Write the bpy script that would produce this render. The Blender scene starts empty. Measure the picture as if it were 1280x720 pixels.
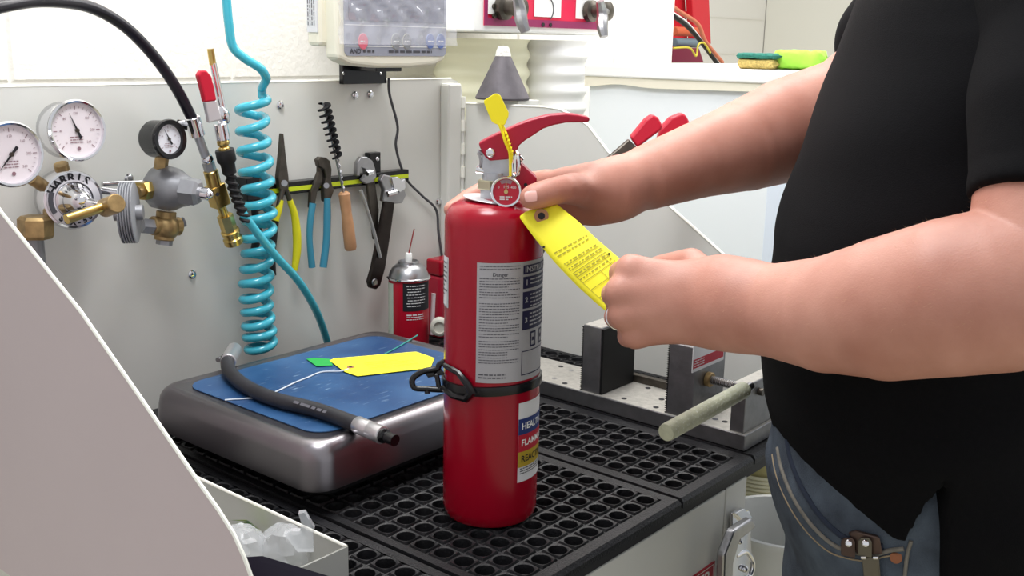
import bpy, math, random
import numpy as np
from mathutils import Vector, Matrix
random.seed(4)
rng = np.random.RandomState(7)
SC = bpy.context.scene
COL = SC.collection
# ---------------------------------------------------------------- camera
MW = Matrix(((0.6399780, 0.1612722, -0.7512785), (-0.7681404, 0.1593574, -0.6201335), (0.0197115, 0.9739592, 0.2258649)))
CAM = Vector((0.0, 0.0, 1.425)); FPX = 1323.0
cd = bpy.data.cameras.new('camera'); cam = bpy.data.objects.new('camera', cd); COL.objects.link(cam)
cam.matrix_world = Matrix.Translation(CAM) @ MW.to_4x4()
cd.sensor_width = 36; cd.lens = FPX / 1280 * 36; cd.clip_start = .02
SC.camera = cam
# ---------------------------------------------------------------- light
SC.view_settings.view_transform = 'Standard'; SC.view_settings.look = 'None'
SC.view_settings.exposure = 0.0; SC.view_settings.gamma = 1.0
w = bpy.data.worlds.new('world'); SC.world = w; w.use_nodes = True
w.node_tree.nodes['Background'].inputs[0].default_value = (.965, .975, 1.0, 1)
w.node_tree.nodes['Background'].inputs[1].default_value = .70
def area(name, loc, target, size, power, color=(1, 1, 1)):
    l = bpy.data.lights.new(name, 'AREA'); l.shape = 'RECTANGLE'; l.size, l.size_y = size; l.energy = power; l.color = color
    o = bpy.data.objects.new(name, l); COL.objects.link(o); o.location = loc
    o.rotation_euler = (Vector(target) - Vector(loc)).to_track_quat('-Z', 'Y').to_euler(); return o
area('ceiling_tube_light_back', (1.7, 1.15, 2.75), (1.7, 1.3, 0), (1.8, .5), 34, (1, .98, .95))
area('ceiling_tube_light_bench', (.62, .78, 2.3), (1.25, 1.1, 1.05), (.36, .5), 12.5, (.97, .98, 1))
area('ceiling_tube_light_side', (3.4, .5, 2.7), (3.0, 1.0, .8), (1.4, 1.4), 38, (1, .99, .96))
# ---------------------------------------------------------------- survey helper: photo pixel + one known coordinate -> place
def at(px, py, X=None, Y=None, Z=None, d=None):
    r = MW @ Vector((px - 640, 360 - py, -FPX))
    if d is not None: t = d / FPX
    elif X is not None: t = (X - CAM.x) / r.x
    elif Y is not None: t = (Y - CAM.y) / r.y
    else: t = (Z - CAM.z) / r.z
    return CAM + r * t
RH = Vector((.6401, -.7683, 0)); FH = Vector((.7712, .6366, 0)); UP = Vector((0, 0, 1))
# ---------------------------------------------------------------- materials
def lin(c):
    if isinstance(c, str): c = [int(c[i:i+2], 16) for i in (0, 2, 4)]
    return tuple(((v/255)/12.92 if v/255 <= .04045 else ((v/255+.055)/1.055)**2.4) for v in c) + (1,)
MATS = {}
def mat(name, col, rough=.5, metal=0, var=0, vs=20, bump=0, bs=200, sss=0, trans=0, coat=0, emit=0, col2=None, alpha=1, ior=1.45, spec=.5, aniso=0):
    if name in MATS: return MATS[name]
    m = bpy.data.materials.new(name); m.use_nodes = True; nt = m.node_tree; N = nt.nodes; L = nt.links
    b = N['Principled BSDF']; I = b.inputs
    I['Base Color'].default_value = lin(col); I['Roughness'].default_value = rough; I['Metallic'].default_value = metal
    I['IOR'].default_value = ior; I['Specular IOR Level'].default_value = spec
    if trans: I['Transmission Weight'].default_value = trans
    if coat: I['Coat Weight'].default_value = coat; I['Coat Roughness'].default_value = .08
    if sss: I['Subsurface Weight'].default_value = sss; I['Subsurface Radius'].default_value = (.010, .004, .002); I['Subsurface Scale'].default_value = 1
    if alpha < 1: I['Alpha'].default_value = alpha
    tc = N.new('ShaderNodeTexCoord')
    if var or col2:
        n = N.new('ShaderNodeTexNoise'); n.inputs['Scale'].default_value = vs; n.inputs['Detail'].default_value = 6
        L.new(tc.outputs['Object'], n.inputs['Vector'])
        r = N.new('ShaderNodeValToRGB'); c = lin(col); c2 = lin(col2) if col2 else None
        r.color_ramp.elements[0].position = .32; r.color_ramp.elements[1].position = .7
        if c2: r.color_ramp.elements[0].color = c; r.color_ramp.elements[1].color = c2
        else:
            r.color_ramp.elements[0].color = tuple(v*(1-var) for v in c[:3])+(1,); r.color_ramp.elements[1].color = tuple(min(1, v*(1+var)) for v in c[:3])+(1,)
        L.new(n.outputs['Fac'], r.inputs['Fac']); L.new(r.outputs['Color'], I['Base Color'])
    if bump:
        n2 = N.new('ShaderNodeTexNoise'); n2.inputs['Scale'].default_value = bs; n2.inputs['Detail'].default_value = 4
        L.new(tc.outputs['Object'], n2.inputs['Vector'])
        bp = N.new('ShaderNodeBump'); bp.inputs['Strength'].default_value = bump; bp.inputs['Distance'].default_value = .002
        L.new(n2.outputs['Fac'], bp.inputs['Height']); L.new(bp.outputs['Normal'], I['Normal'])
    MATS[name] = m; return m
PANEL = mat('painted_panel', 'DADAD4', .42, var=.03, vs=6)
EDGE = mat('panel_edge', 'F2F2E8', .4)
WALL = mat('painted_block', 'F3F0EA', .75, var=.02, vs=14, bump=.9, bs=90)
JOINT = mat('wall_joint', 'EFECE6', .9)
WHITE = mat('white_paint', 'F0F1EE', .35)
CREAM = mat('cream_plastic', 'E9E5D2', .45, var=.03, vs=8)
DUCTM = mat('duct_plastic', 'FBF9DC', .5)
RED = mat('red_enamel', '98041F', .25, var=.04, vs=5, coat=.15, spec=.4)
REDP = mat('red_lever_paint', 'A30C2E', .35)
REDG = mat('red_grip', 'C01230', .38)
CHROME = mat('chrome', 'E6E6EA', .12, 1)
STEEL = mat('brushed_steel', 'A9A9AC', .34, 1, var=.12, vs=30, bump=.2, bs=150)
DSTEEL = mat('dark_steel', '5C5750', .42, .9, var=.25, vs=60)
ALU = mat('cast_aluminium', 'B9BABF', .42, .75, var=.08, vs=80)
GREYM = mat('grey_cast_metal', '96979B', .42, .5, var=.08, vs=60)
BRASS = mat('brass', 'D2B56E', .28, 1, var=.15, vs=60)
BRASSD = mat('dull_brass', 'A88E62', .42, .75, var=.3, vs=70)
BLACK = mat('black_rubber', '141416', .55, var=.3, vs=60)
BLACKG = mat('black_gloss', '0D0D10', .25)
HOSEB = mat('black_hose', '15121E', .3)
TURQ = mat('turquoise_hose', '48BDD2', .22, coat=.4, trans=.1)
PAPER = mat('white_label', 'DADADC', .5)
LABG = mat('silver_label', 'A9A8AC', .45, .25)
YELT = mat('yellow_card', 'F8EE30', .6, var=.03, vs=12)
YELP = mat('yellow_plastic', 'FFEE22', .4)
INK = mat('black_ink', '15151C', .6)
INKG = mat('grey_ink', '4A4A50', .6)
INKY = mat('tag_ink', 'A29A2C', .7)
NAVY = mat('navy_ink', '1C1A3C', .5)
BLUEI = mat('blue_ink', '23356F', .5)
REDI = mat('red_ink', 'B01C30', .5)
YELI = mat('mustard_ink', 'B0962A', .5)
SKIN = mat('skin', 'B37A69', .5, sss=.10, bump=.12, bs=620, vs=16, col2='C99281')
NAIL = mat('nail', 'DDAAA0', .3, sss=.1)
SHIRT = mat('black_knit', '09090C', .9, var=.15, vs=200, bump=.2, bs=900, spec=.15)
JEANS = mat('blue_denim', '353D49', .85, vs=30, col2='515C69', bump=.5, bs=700)
STITCH = mat('denim_seam', '77736B', .8, var=.2, vs=100)
WOOD = mat('wood_handle', 'B98A64', .5, var=.15, vs=40)
# ---------------------------------------------------------------- mesh builder
def frame(axis):
    a = Vector(axis).normalized(); h = Vector((0, 0, 1)) if abs(a.z) < .9 else Vector((1, 0, 0))
    u = h.cross(a).normalized(); return u, a.cross(u), a
class MB:
    def __init__(s): s.v = []; s.f = []
    def add(s, V, F):
        n = len(s.v); s.v += [tuple(x) for x in V]; s.f += [tuple(i+n for i in f) for f in F]; return s
    def box(s, c, size, ax=None):
        c = Vector(c); X, Y, Z = ax if ax else (Vector((1,0,0)), Vector((0,1,0)), Vector((0,0,1)))
        V = [c + X*(i*size[0]/2) + Y*(j*size[1]/2) + Z*(k*size[2]/2) for i in (-1,1) for j in (-1,1) for k in (-1,1)]
        return s.add(V, [(0,1,3,2),(4,6,7,5),(0,4,5,1),(2,3,7,6),(0,2,6,4),(1,5,7,3)])
    def bb(s, a, b): a = Vector(a); b = Vector(b); return s.box((a+b)/2, (abs(b.x-a.x), abs(b.y-a.y), abs(b.z-a.z)))
    def lathe(s, prof, o, axis, n=32, caps=True, hexa=False):
        u, v, a = frame(axis); o = Vector(o); V = []; F = []
        for (r, h) in prof:
            for k in range(n):
                t = 2*math.pi*k/n; V.append(o + a*h + (u*math.cos(t) + v*math.sin(t))*r)
        m = len(prof)
        for i in range(m-1):
            for k in range(n): F.append((i*n+k, i*n+(k+1) % n, (i+1)*n+(k+1) % n, (i+1)*n+k))
        if caps: F.append(tuple(range(n))[::-1]); F.append(tuple((m-1)*n+k for k in range(n)))
        return s.add(V, F)
    def cyl(s, p, q, r, r2=None, n=24, bev=0):
        p = Vector(p); q = Vector(q); L = (q-p).length; r2 = r if r2 is None else r2
        pr = [(r, 0), (r2, L)] if not bev else [(r-bev, 0), (r, bev), (r2, L-bev), (r2-bev, L)]
        return s.lathe(pr, p, q-p, n)
    def ball(s, c, r, axis=(0,0,1), sq=1, n=20, m=12):
        pr = [(max(1e-5, r*math.sin(math.pi*i/m)), -r*sq*math.cos(math.pi*i/m)) for i in range(m+1)]
        return s.lathe(pr, c, axis, n)
    def tube(s, pts, r, n=10, closed=False):
        P = [Vector(p) for p in pts]; R = r if isinstance(r, (list, tuple)) else [r]*len(P); V = []; F = []; m = len(P)
        T = []
        for i in range(m):
            a = P[(i-1) % m] if closed or i else P[0]; b = P[(i+1) % m] if closed or i < m-1 else P[-1]; T.append((b-a).normalized())
        u = frame(T[0])[0]
        for i in range(m):
            u = (u - T[i]*u.dot(T[i])).normalized(); v = T[i].cross(u)
            for k in range(n):
                t = 2*math.pi*k/n; V.append(P[i] + (u*math.cos(t)+v*math.sin(t))*R[i])
        for i in range(m if closed else m-1):
            j = (i+1) % m
            for k in range(n): F.append((i*n+k, i*n+(k+1) % n, j*n+(k+1) % n, j*n+k))
        if not closed: F.append(tuple(range(n))[::-1]); F.append(tuple((m-1)*n+k for k in range(n)))
        return s.add(V, F)
    def prism(s, pts, d):
        d = Vector(d); n = len(pts); P = [Vector(p) for p in pts]; V = P + [p+d for p in P]
        F = [tuple(range(n)), tuple(range(2*n-1, n-1, -1))] + [(i, i+n, (i+1) % n + n, (i+1) % n) for i in range(n)]
        return s.add(V, F)
    def torus(s, c, axis, R, r, n=40, m=10, sq=1):
        u, v, a = frame(axis); c = Vector(c)
        return s.tube([c + (u*math.cos(t)+v*math.sin(t)*sq)*R for t in [2*math.pi*k/n for k in range(n)]], r, m, True)
def cr(pts, k=8):     # smooth curve through points
    P = [Vector(p) for p in pts]; P = [P[0]*2-P[1]] + P + [P[-1]*2-P[-2]]; out = []
    for i in range(1, len(P)-2):
        a, b, c, d = P[i-1:i+3]
        for j in range(k):
            t = j/k; out.append(.5*((2*b)+(c-a)*t+(2*a-5*b+4*c-d)*t*t+(3*b-a-3*c+d)*t**3))
    out.append(P[-2]); return out
def interp(a, n): return [a[0]+(a[1]-a[0])*i/(n-1) for i in range(n)]
def mk(name, mb, m, parent=None, smooth=40, bevel=0, bseg=2, flip=True):
    o0 = ORG.get(parent.name, Vector((0,0,0))) if parent else None
    V = mb.v
    if parent is None:
        A = np.array(V); o0 = Vector((float((A[:,0].min()+A[:,0].max())/2), float((A[:,1].min()+A[:,1].max())/2), float(A[:,2].min())))
    me = bpy.data.meshes.new(name); me.from_pydata([(x-o0.x, y-o0.y, z-o0.z) for x, y, z in V], [], mb.f)
    me.materials.append(m)
    if flip:
        import bmesh
        b = bmesh.new(); b.from_mesh(me); bmesh.ops.recalc_face_normals(b, faces=b.faces); b.to_mesh(me); b.free()
    if smooth:
        me.polygons.foreach_set('use_smooth', [True]*len(me.polygons)); me.set_sharp_from_angle(angle=math.radians(smooth))
    o = bpy.data.objects.new(name, me); COL.objects.link(o)
    if parent: o.parent = parent; ORG[o.name] = o0
    else: o.location = o0; ORG[o.name] = o0
    if bevel:
        bm = o.modifiers.new('bevel', 'BEVEL'); bm.width = bevel; bm.segments = bseg; bm.limit_method = 'ANGLE'; bm.angle_limit = math.radians(35)
        bm.harden_normals = False
    return o
ORG = {}
def tag(o, label, cat, group=None, kind=None):
    o['label'] = label; o['category'] = cat
    if group: o['group'] = group
    if kind: o['kind'] = kind
    return o
def thing(name, label, cat, loc, group=None):
    o = bpy.data.objects.new(name, None); o.empty_display_size = .02; COL.objects.link(o); o.location = Vector(loc); ORG[o.name] = Vector(loc)
    return tag(o, label, cat, group)
def struct(o): o['kind'] = 'structure'; return o
# lettering
def glyphs(body, size, align='CENTER', bold=0):
    c = bpy.data.curves.new('t', 'FONT'); c.body = body; c.size = size; c.align_x = align; c.align_y = 'CENTER'; c.resolution_u = 2; c.offset = bold
    o = bpy.data.objects.new('t', c); COL.objects.link(o); bpy.context.view_layer.update()
    me = o.to_mesh(); V = [tuple(v.co[:2]) for v in me.vertices]; F = [tuple(p.vertices) for p in me.polygons]
    o.to_mesh_clear(); bpy.data.objects.remove(o); bpy.data.curves.remove(c); return V, F
def letter(mb, body, size, fn, align='CENTER', bold=0, ox=0, oy=0, sx=1):   # fn maps (u, v) to a point
    V, F = glyphs(body, size, align, bold); return mb.add([fn(x*sx+ox, y+oy) for x, y in V], F)
def planar(o, u, v, off=0):
    o = Vector(o); u = Vector(u).normalized(); v = Vector(v).normalized(); n = u.cross(v)
    return lambda a, b: o + u*a + v*b + n*off
def patch(fn, u0, u1, v0, v1, nu=1, nv=1, mb=None):
    mb = mb or MB(); V = [fn(u0+(u1-u0)*i/nu, v0+(v1-v0)*j/nv) for j in range(nv+1) for i in range(nu+1)]
    return mb.add(V, [(j*(nu+1)+i, j*(nu+1)+i+1, (j+1)*(nu+1)+i+1, (j+1)*(nu+1)+i) for j in range(nv) for i in range(nu)])
def textlines(mb, fn, u0, u1, v0, v1, pitch, h, last=.7, gap=.12):   # print too small to read: rows of word-length marks
    v = v1; rr = random.Random(int(abs(u0*1e4)+abs(v1*1e4)))
    while v > v0:
        u = u0; end = u1 if rr.random() < .8 else u0+(u1-u0)*last
        while u < end:
            wl = h*rr.uniform(1.5, 5); e = min(u+wl, end); patch(fn, u, e, v-h, v, max(1, int((e-u)/.004)), 1, mb); u = e+h*.8
        v -= pitch
# ---------------------------------------------------------------- signed-distance bodies
class SDF:
    def __init__(s, lo, hi, h):
        s.lo = np.array(lo); s.h = h; s.n = np.ceil((np.array(hi)-s.lo)/h).astype(int)+1
        s.g = np.full(s.n, .08, np.float32); s.ax = [s.lo[i]+h*np.arange(s.n[i]) for i in range(3)]
    def win(s, lo, hi, m):
        a = [max(0, int((lo[i]-m-s.lo[i])/s.h)) for i in range(3)]; b = [min(s.n[i], int((hi[i]+m-s.lo[i])/s.h)+2) for i in range(3)]
        sl = tuple(slice(a[i], max(a[i], b[i])) for i in range(3))
        X, Y, Z = np.meshgrid(*[s.ax[i][sl[i]] for i in range(3)], indexing='ij'); return sl, X, Y, Z
    def blend(s, sl, d, k):
        a = s.g[sl]
        if k > 0: h = np.maximum(k-np.abs(a-d), 0)/k; r = np.minimum(a, d)-h*h*k*.25
        else: r = np.minimum(a, d)
        s.g[sl] = r
    def cone(s, p, q, r1, r2, k=.01):
        p = np.array(p); q = np.array(q); R = max(r1, r2); lo = np.minimum(p, q)-R; hi = np.maximum(p, q)+R
        sl, X, Y, Z = s.win(lo, hi, max(k, .02)); ab = q-p; L2 = ab@ab+1e-12
        t = np.clip(((X-p[0])*ab[0]+(Y-p[1])*ab[1]+(Z-p[2])*ab[2])/L2, 0, 1)
        d = np.sqrt((X-p[0]-t*ab[0])**2+(Y-p[1]-t*ab[1])**2+(Z-p[2]-t*ab[2])**2)-(r1+(r2-r1)*t)
        s.blend(sl, d.astype(np.float32), k)
    def chain(s, nodes, k=.01):     # hard union along the chain, one soft union with what is already there
        P = np.array([n[0] for n in nodes]); R = max(n[1] for n in nodes); sl, X, Y, Z = s.win(P.min(0)-R, P.max(0)+R, max(k, .02)); D = None
        for (p, r1), (q, r2) in zip(nodes[:-1], nodes[1:]):
            p = np.array(p); q = np.array(q); ab = q-p; L2 = ab@ab+1e-12; t = np.clip(((X-p[0])*ab[0]+(Y-p[1])*ab[1]+(Z-p[2])*ab[2])/L2, 0, 1)
            d = np.sqrt((X-p[0]-t*ab[0])**2+(Y-p[1]-t*ab[1])**2+(Z-p[2]-t*ab[2])**2)-(r1+(r2-r1)*t); D = d if D is None else np.minimum(D, d)
        s.blend(sl, D.astype(np.float32), k)
    def ell(s, c, rad, ax, k=.02, sub=False):
        c = np.array(c); R = max(rad); sl, X, Y, Z = s.win(c-R, c+R, max(k, .02)); D = (X-c[0], Y-c[1], Z-c[2]); q = 0; q2 = 0
        for e, r in zip(ax, rad):
            t = D[0]*e[0]+D[1]*e[1]+D[2]*e[2]; q = q+(t/r)**2; q2 = q2+(t/r**2)**2
        k0 = np.sqrt(q); k1 = np.sqrt(q2)+1e-9; d = (k0*(k0-1)/k1).astype(np.float32)
        if sub: s.g[sl] = np.maximum(s.g[sl], -d)
        else: s.blend(sl, d, k)
    def mesh(s):
        g = s.g; n = np.array(g.shape)-1; ins = g < 0
        c = [ins[i:i+n[0], j:j+n[1], k:k+n[2]] for i in (0,1) for j in (0,1) for k in (0,1)]
        cnt = sum(x.astype(np.int8) for x in c); act = (cnt > 0) & (cnt < 8); I = np.argwhere(act); idx = -np.ones(act.shape, np.int64); idx[act] = np.arange(len(I))
        acc = np.zeros((len(I), 3)); num = np.zeros(len(I))
        co = [(i,j,k) for i in (0,1) for j in (0,1) for k in (0,1)]
        for a in range(8):
            for b in range(a+1, 8):
                A = np.array(co[a]); B = np.array(co[b])
                if abs(A-B).sum() != 1: continue
                va = g[tuple((I+A).T)]; vb = g[tuple((I+B).T)]; m = (va < 0) != (vb < 0); t = va[m]/(va[m]-vb[m])
                acc[m] += A+(B-A)*t[:, None]; num[m] += 1
        V = (I+acc/num[:, None])*s.h+s.lo; F = []
        for ax in range(3):
            o = [0,0,0]; o[ax] = 1; sh = [g.shape[i]-o[i] for i in range(3)]
            A = ins[:sh[0], :sh[1], :sh[2]]; B = ins[o[0]:, o[1]:, o[2]:][:sh[0], :sh[1], :sh[2]]; E = np.argwhere(A != B)
            u, v = [(1,2),(2,0),(0,1)][ax]; E = E[(E[:,u] > 0) & (E[:,v] > 0) & (E[:,u] < n[u]) & (E[:,v] < n[v])]
            du = np.zeros(3, int); du[u] = 1; dv = np.zeros(3, int); dv[v] = 1
            q = np.stack([idx[tuple((E-du-dv).T)], idx[tuple((E-dv).T)], idx[tuple(E.T)], idx[tuple((E-du).T)]], 1)
            fl = A[tuple(E.T)]; q[~fl] = q[~fl][:, ::-1]; F.append(q)
        return V, np.concatenate(F)
def np_obj(name, Vs, Fs, m, parent, o0):
    V = np.concatenate(Vs)-np.array(o0); off = 0; FF = []
    for v, f in zip(Vs, Fs): FF.append(f+off); off += len(v)
    F = np.concatenate(FF); F = F[(F >= 0).all(1)]
    me = bpy.data.meshes.new(name); me.vertices.add(len(V)); me.vertices.foreach_set('co', V.astype(np.float32).ravel())
    me.loops.add(len(F)*4); me.loops.foreach_set('vertex_index', F.astype(np.int32).ravel())
    me.polygons.add(len(F)); me.polygons.foreach_set('loop_start', np.arange(0, len(F)*4, 4, dtype=np.int32))
    me.polygons.foreach_set('use_smooth', np.ones(len(F), bool)); me.materials.append(m); me.update(calc_edges=True); me.validate()
    o = bpy.data.objects.new(name, me); COL.objects.link(o); o.parent = parent; ORG[o.name] = Vector(o0); return o
# ================================================================ setting
YW = 1.62; YP = 1.328; XR = 1.4425; XL = .4565
fl = mk('floor', MB().bb((-2.5, -2.5, -.02), (6, 5, 0)), mat('floor_paint', 'C9C2A6', .35, var=.08, vs=5), smooth=0); struct(fl)
# back wall of painted blocks
x0, x1 = -1.6, 2.66
wb = struct(mk('wall_back', MB().bb((x0, YW+.004, 0), (x1, YW+.2, 2.9)), JOINT, smooth=0))
bw, bh = .40, .205
blk = {}
def block(xa, xb, z, o0, y=YW, parent=wb):
    key = round(xb-xa, 3)
    if key not in blk:
        m = MB(); L = xb-xa-.003; H = bh-.003; c = .004
        V = [(c, 0, c), (L-c, 0, c), (L-c, 0, H-c), (c, 0, H-c), (0, c, 0), (L, c, 0), (L, c, H), (0, c, H), (0, .01, 0), (L, .01, 0), (L, .01, H), (0, .01, H)]
        F = [(0,1,2,3), (0,4,5,1), (1,5,6,2), (2,6,7,3), (3,7,4,0), (4,8,9,5), (5,9,10,6), (6,10,11,7), (7,11,8,4)]
        me = bpy.data.meshes.new('block'); me.from_pydata(V, [], F); me.materials.append(WALL); blk[key] = me
    o = bpy.data.objects.new('block', blk[key]); COL.objects.link(o); o.parent = parent
    o.location = Vector((xa+.0015, y, z+.0015))-ORG[parent.name]
for r in range(2, 15):
    z = -.085+r*bh; xa = at(290, 60, Y=YW).x - 8*bw - (bw/2 if r % 2 == (int((1.48-.02)/bh) % 2 == 0) else 0)
    while xa < x1-.01:
        a, b = max(xa, x0), min(xa+bw, x1)
        if a < b and b-a > .02: block(a, b, z, None)
        xa += bw
# far walls seen past the end of the block wall
YF = 2.9
struct(mk('wall_far', MB().bb((2.2, YF, 0), (at(955, 40, Y=YF).x, YF+.1, 2.9)), mat('far_wall_paint', 'F1EFE9', .7, bump=.3, bs=60), smooth=0))
pF = at(955, 40, Y=YF)
wp = MB()
wp.bb((pF.x+.001, -2.4, .1), (pF.x+.012, YF-.004, 2.8))
struct(mk('trim_1', wp, mat('wall_board', 'F0EFE6', .5), smooth=0, bevel=.002))
struct(mk('wall_right', MB().bb((pF.x+.012, -2.5, 0), (pF.x+.1, YF+.1, 2.9)), MATS['far_wall_paint'], smooth=0))
j = MB()
for z in (1.2, 1.39, 1.58, 1.77): j.bb((2.9, YF-.0135, z), (pF.x-.02, YF-.011, z+.004))
struct(mk('trim_2', j, JOINT, smooth=0))
# ================================================================ workbench
wbn = thing('workbench', 'white sheet-metal service bench with tall tool panel and sloping side wings', 'workbench', (.95, .95, 0))
mk('cabinet_body', MB().bb((.47, .60, .02), (1.212, YP+.02, .885)), PANEL, wbn, 0, .002)
mk('bench_top', MB().bb((.462, .592, .868), (1.44, YP, .8865)), mat('bench_top_paint', '2A2A2C', .6), wbn, 0, .001)
seam = at(899, 640, Y=.598).x
for a, b in ((.475, seam-.0015), (seam+.0015, 1.212)): mk('cabinet_door', MB().bb((a, .590, .05), (b, .600, .872)), PANEL, wbn, 0, .0015)
# rear tool panel with rounded top corner
pts = [(-.35, .87), (1.455, .87), (1.455, 1.33)] + [(1.425+.03*math.cos(t), 1.329+.03*math.sin(t)) for t in (0, .5, 1.05, 1.57)] + [(-.35, 1.359)]
tp = mk('tool_panel', MB().prism([(x, YP, z) for x, z in pts], (0, .003, 0)), PANEL, wbn, 0)
mk('panel_edge', MB().tube([(-.35, YP+.0015, 1.3595), (1.425, YP+.0015, 1.3595)], .0022, 6), EDGE, tp)
mk('folded_flange', MB().bb((1.395, YP-.022, .902), (1.43, YP-.0002, 1.352)), PANEL, wbn, 0, .004)
# piano hinge
hg = mk('piano_hinge', MB().cyl((1.436, YP-.018, .9), (1.436, YP-.018, 1.32), .004, n=12), PANEL, wbn)
for i in range(10): mk('hinge_knuckle', MB().cyl((1.436, YP-.018, .93+i*.042), (1.436, YP-.018, .95+i*.042), .0056, n=12), EDGE, hg)
def wing(name, X, prof, label=None):
    o = mk(name, MB().prism([(X, y, z) for y, z in prof], (.002, 0, 0)), PANEL if name == 'right_wing' else mat('shaded_wing_paint', 'CDBFC3', .45, var=.02, vs=4), wbn, 0)  # left wing is the panel paint with its shade mixed into the colour
    mk('wing_edge', MB().tube([(X+.001, y, z) for y, z in prof[1:-1]], .0019 if X < 1 else .0024, 6), EDGE, o); o['label'] = label; return o
lw = [at(px, py, X=XL) for px, py in ((0, 265), (100, 390), (190, 520), (247, 603))]
lc = [at(px, py, X=XL) for px, py in ((247, 603), (272, 638), (291, 668), (304, 697), (313, 722))]
prof = [(YP, .86), (YP, 1.318), (1.12, 1.318), (1.085, 1.309), (lw[0].y, lw[0].z), (lw[1].y, lw[1].z), (lw[2].y, lw[2].z)] + [(p.y, p.z) for p in lc] + [(.625, .97), (.622, .86)]
wing('left_wing', XL, prof, 'left side wing with a sloping bright front edge, its shade painted in as pinkish grey')
rc = [at(px, py, X=XR) for px, py in ((735, 157), (760, 190), (838, 259), (915, 328))]
prof = [(YP, .87), (YP-.02, 1.316), (1.13, 1.319), (1.095, 1.317), (1.06, 1.305)] + [(p.y, p.z) for p in rc] + [(.68, 1.045), (.64, .99), (.62, .93), (.62, .87)]
wing('right_wing', XR, prof, 'right side wing of the bench, pale green grey')
# screws on the panel
for px, py in ((240, 343), (444, 119), (463, 118), (350, 131), (161, 223), (548, 252)):
    p = at(px, py, Y=YP-.001); s = mk('screw', MB().lathe([(.0065, 0), (.0065, .001), (.0045, .0022), (.0042, .0045), (.001, .0052)], p, (0, -1, 0), 14), CHROME, wbn)
# danger sign + latch
ds = thing('danger_sign', 'small red sign with white lettering on the white cabinet door', 'sign', at(865, 712, Y=.5895))
c = at(893, 701, Y=.5895); w_ = .13
mk('sign_plate', MB().bb((c.x-w_, .5885, c.z-.036), (c.x, .5900, c.z)), REDI, ds, 0)
f_ = planar((c.x-w_/2, .5882, c.z-.018), (1, 0, 0), (0, 0, 1))
m = MB()
for a in ((-.061, .061, .0145, .0155), (-.061, .061, -.0155, -.0145), (-.062, -.061, -.0155, .0155), (.061, .062, -.0155, .0155)): patch(f_, *a, mb=m)
letter(m, 'DANGER', .027, f_, bold=.0006); mk('lettering', m, WHITE, ds, 0)
la = thing('draw_latch', 'shiny bent metal draw latch at the cabinet corner by the jeans', 'latch', (1.19, .59, .80))
q = lambda px, py, Y=.575: at(px, py, Y=Y)
cx = q(922, 655); 
mk('mounting_plate', MB().prism([q(912, 640, .588), q(934, 638, .588), q(938, 720, .588), q(912, 735, .588)], (0, -.004, 0)), CHROME, la, 0, .001)
mk('lever', MB().prism([q(895, 690, .57), q(907, 660, .57), q(930, 645, .57), q(936, 655, .57), q(915, 672, .57), q(907, 700, .57), q(905, 760, .57), q(893, 760, .57)], (0, -.012, 0)), STEEL, la, 0, .003)
mk('lever_face', MB().prism([q(909, 690, .572), q(926, 664, .572), q(924, 760, .572), q(909, 760, .572)], (0, -.006, 0)), CHROME, la, 0, .002)
mk('hook', MB().tube(cr([q(920, 695, .568), q(933, 690, .566), q(941, 703, .566), q(937, 720, .566), q(924, 725, .568)]), .0035, 10), CHROME, la)
mk('rivet', MB().ball(q(931, 711, .564), .005), CHROME, la); mk('rivet', MB().ball(q(925, 677, .566), .0035), CHROME, la)
mk('bracket', MB().prism([q(914, 640, .584), q(925, 634, .584), q(936, 645, .584), q(926, 652, .584)], (0, -.006, 0)), CHROME, la, 0, .001)
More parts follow.
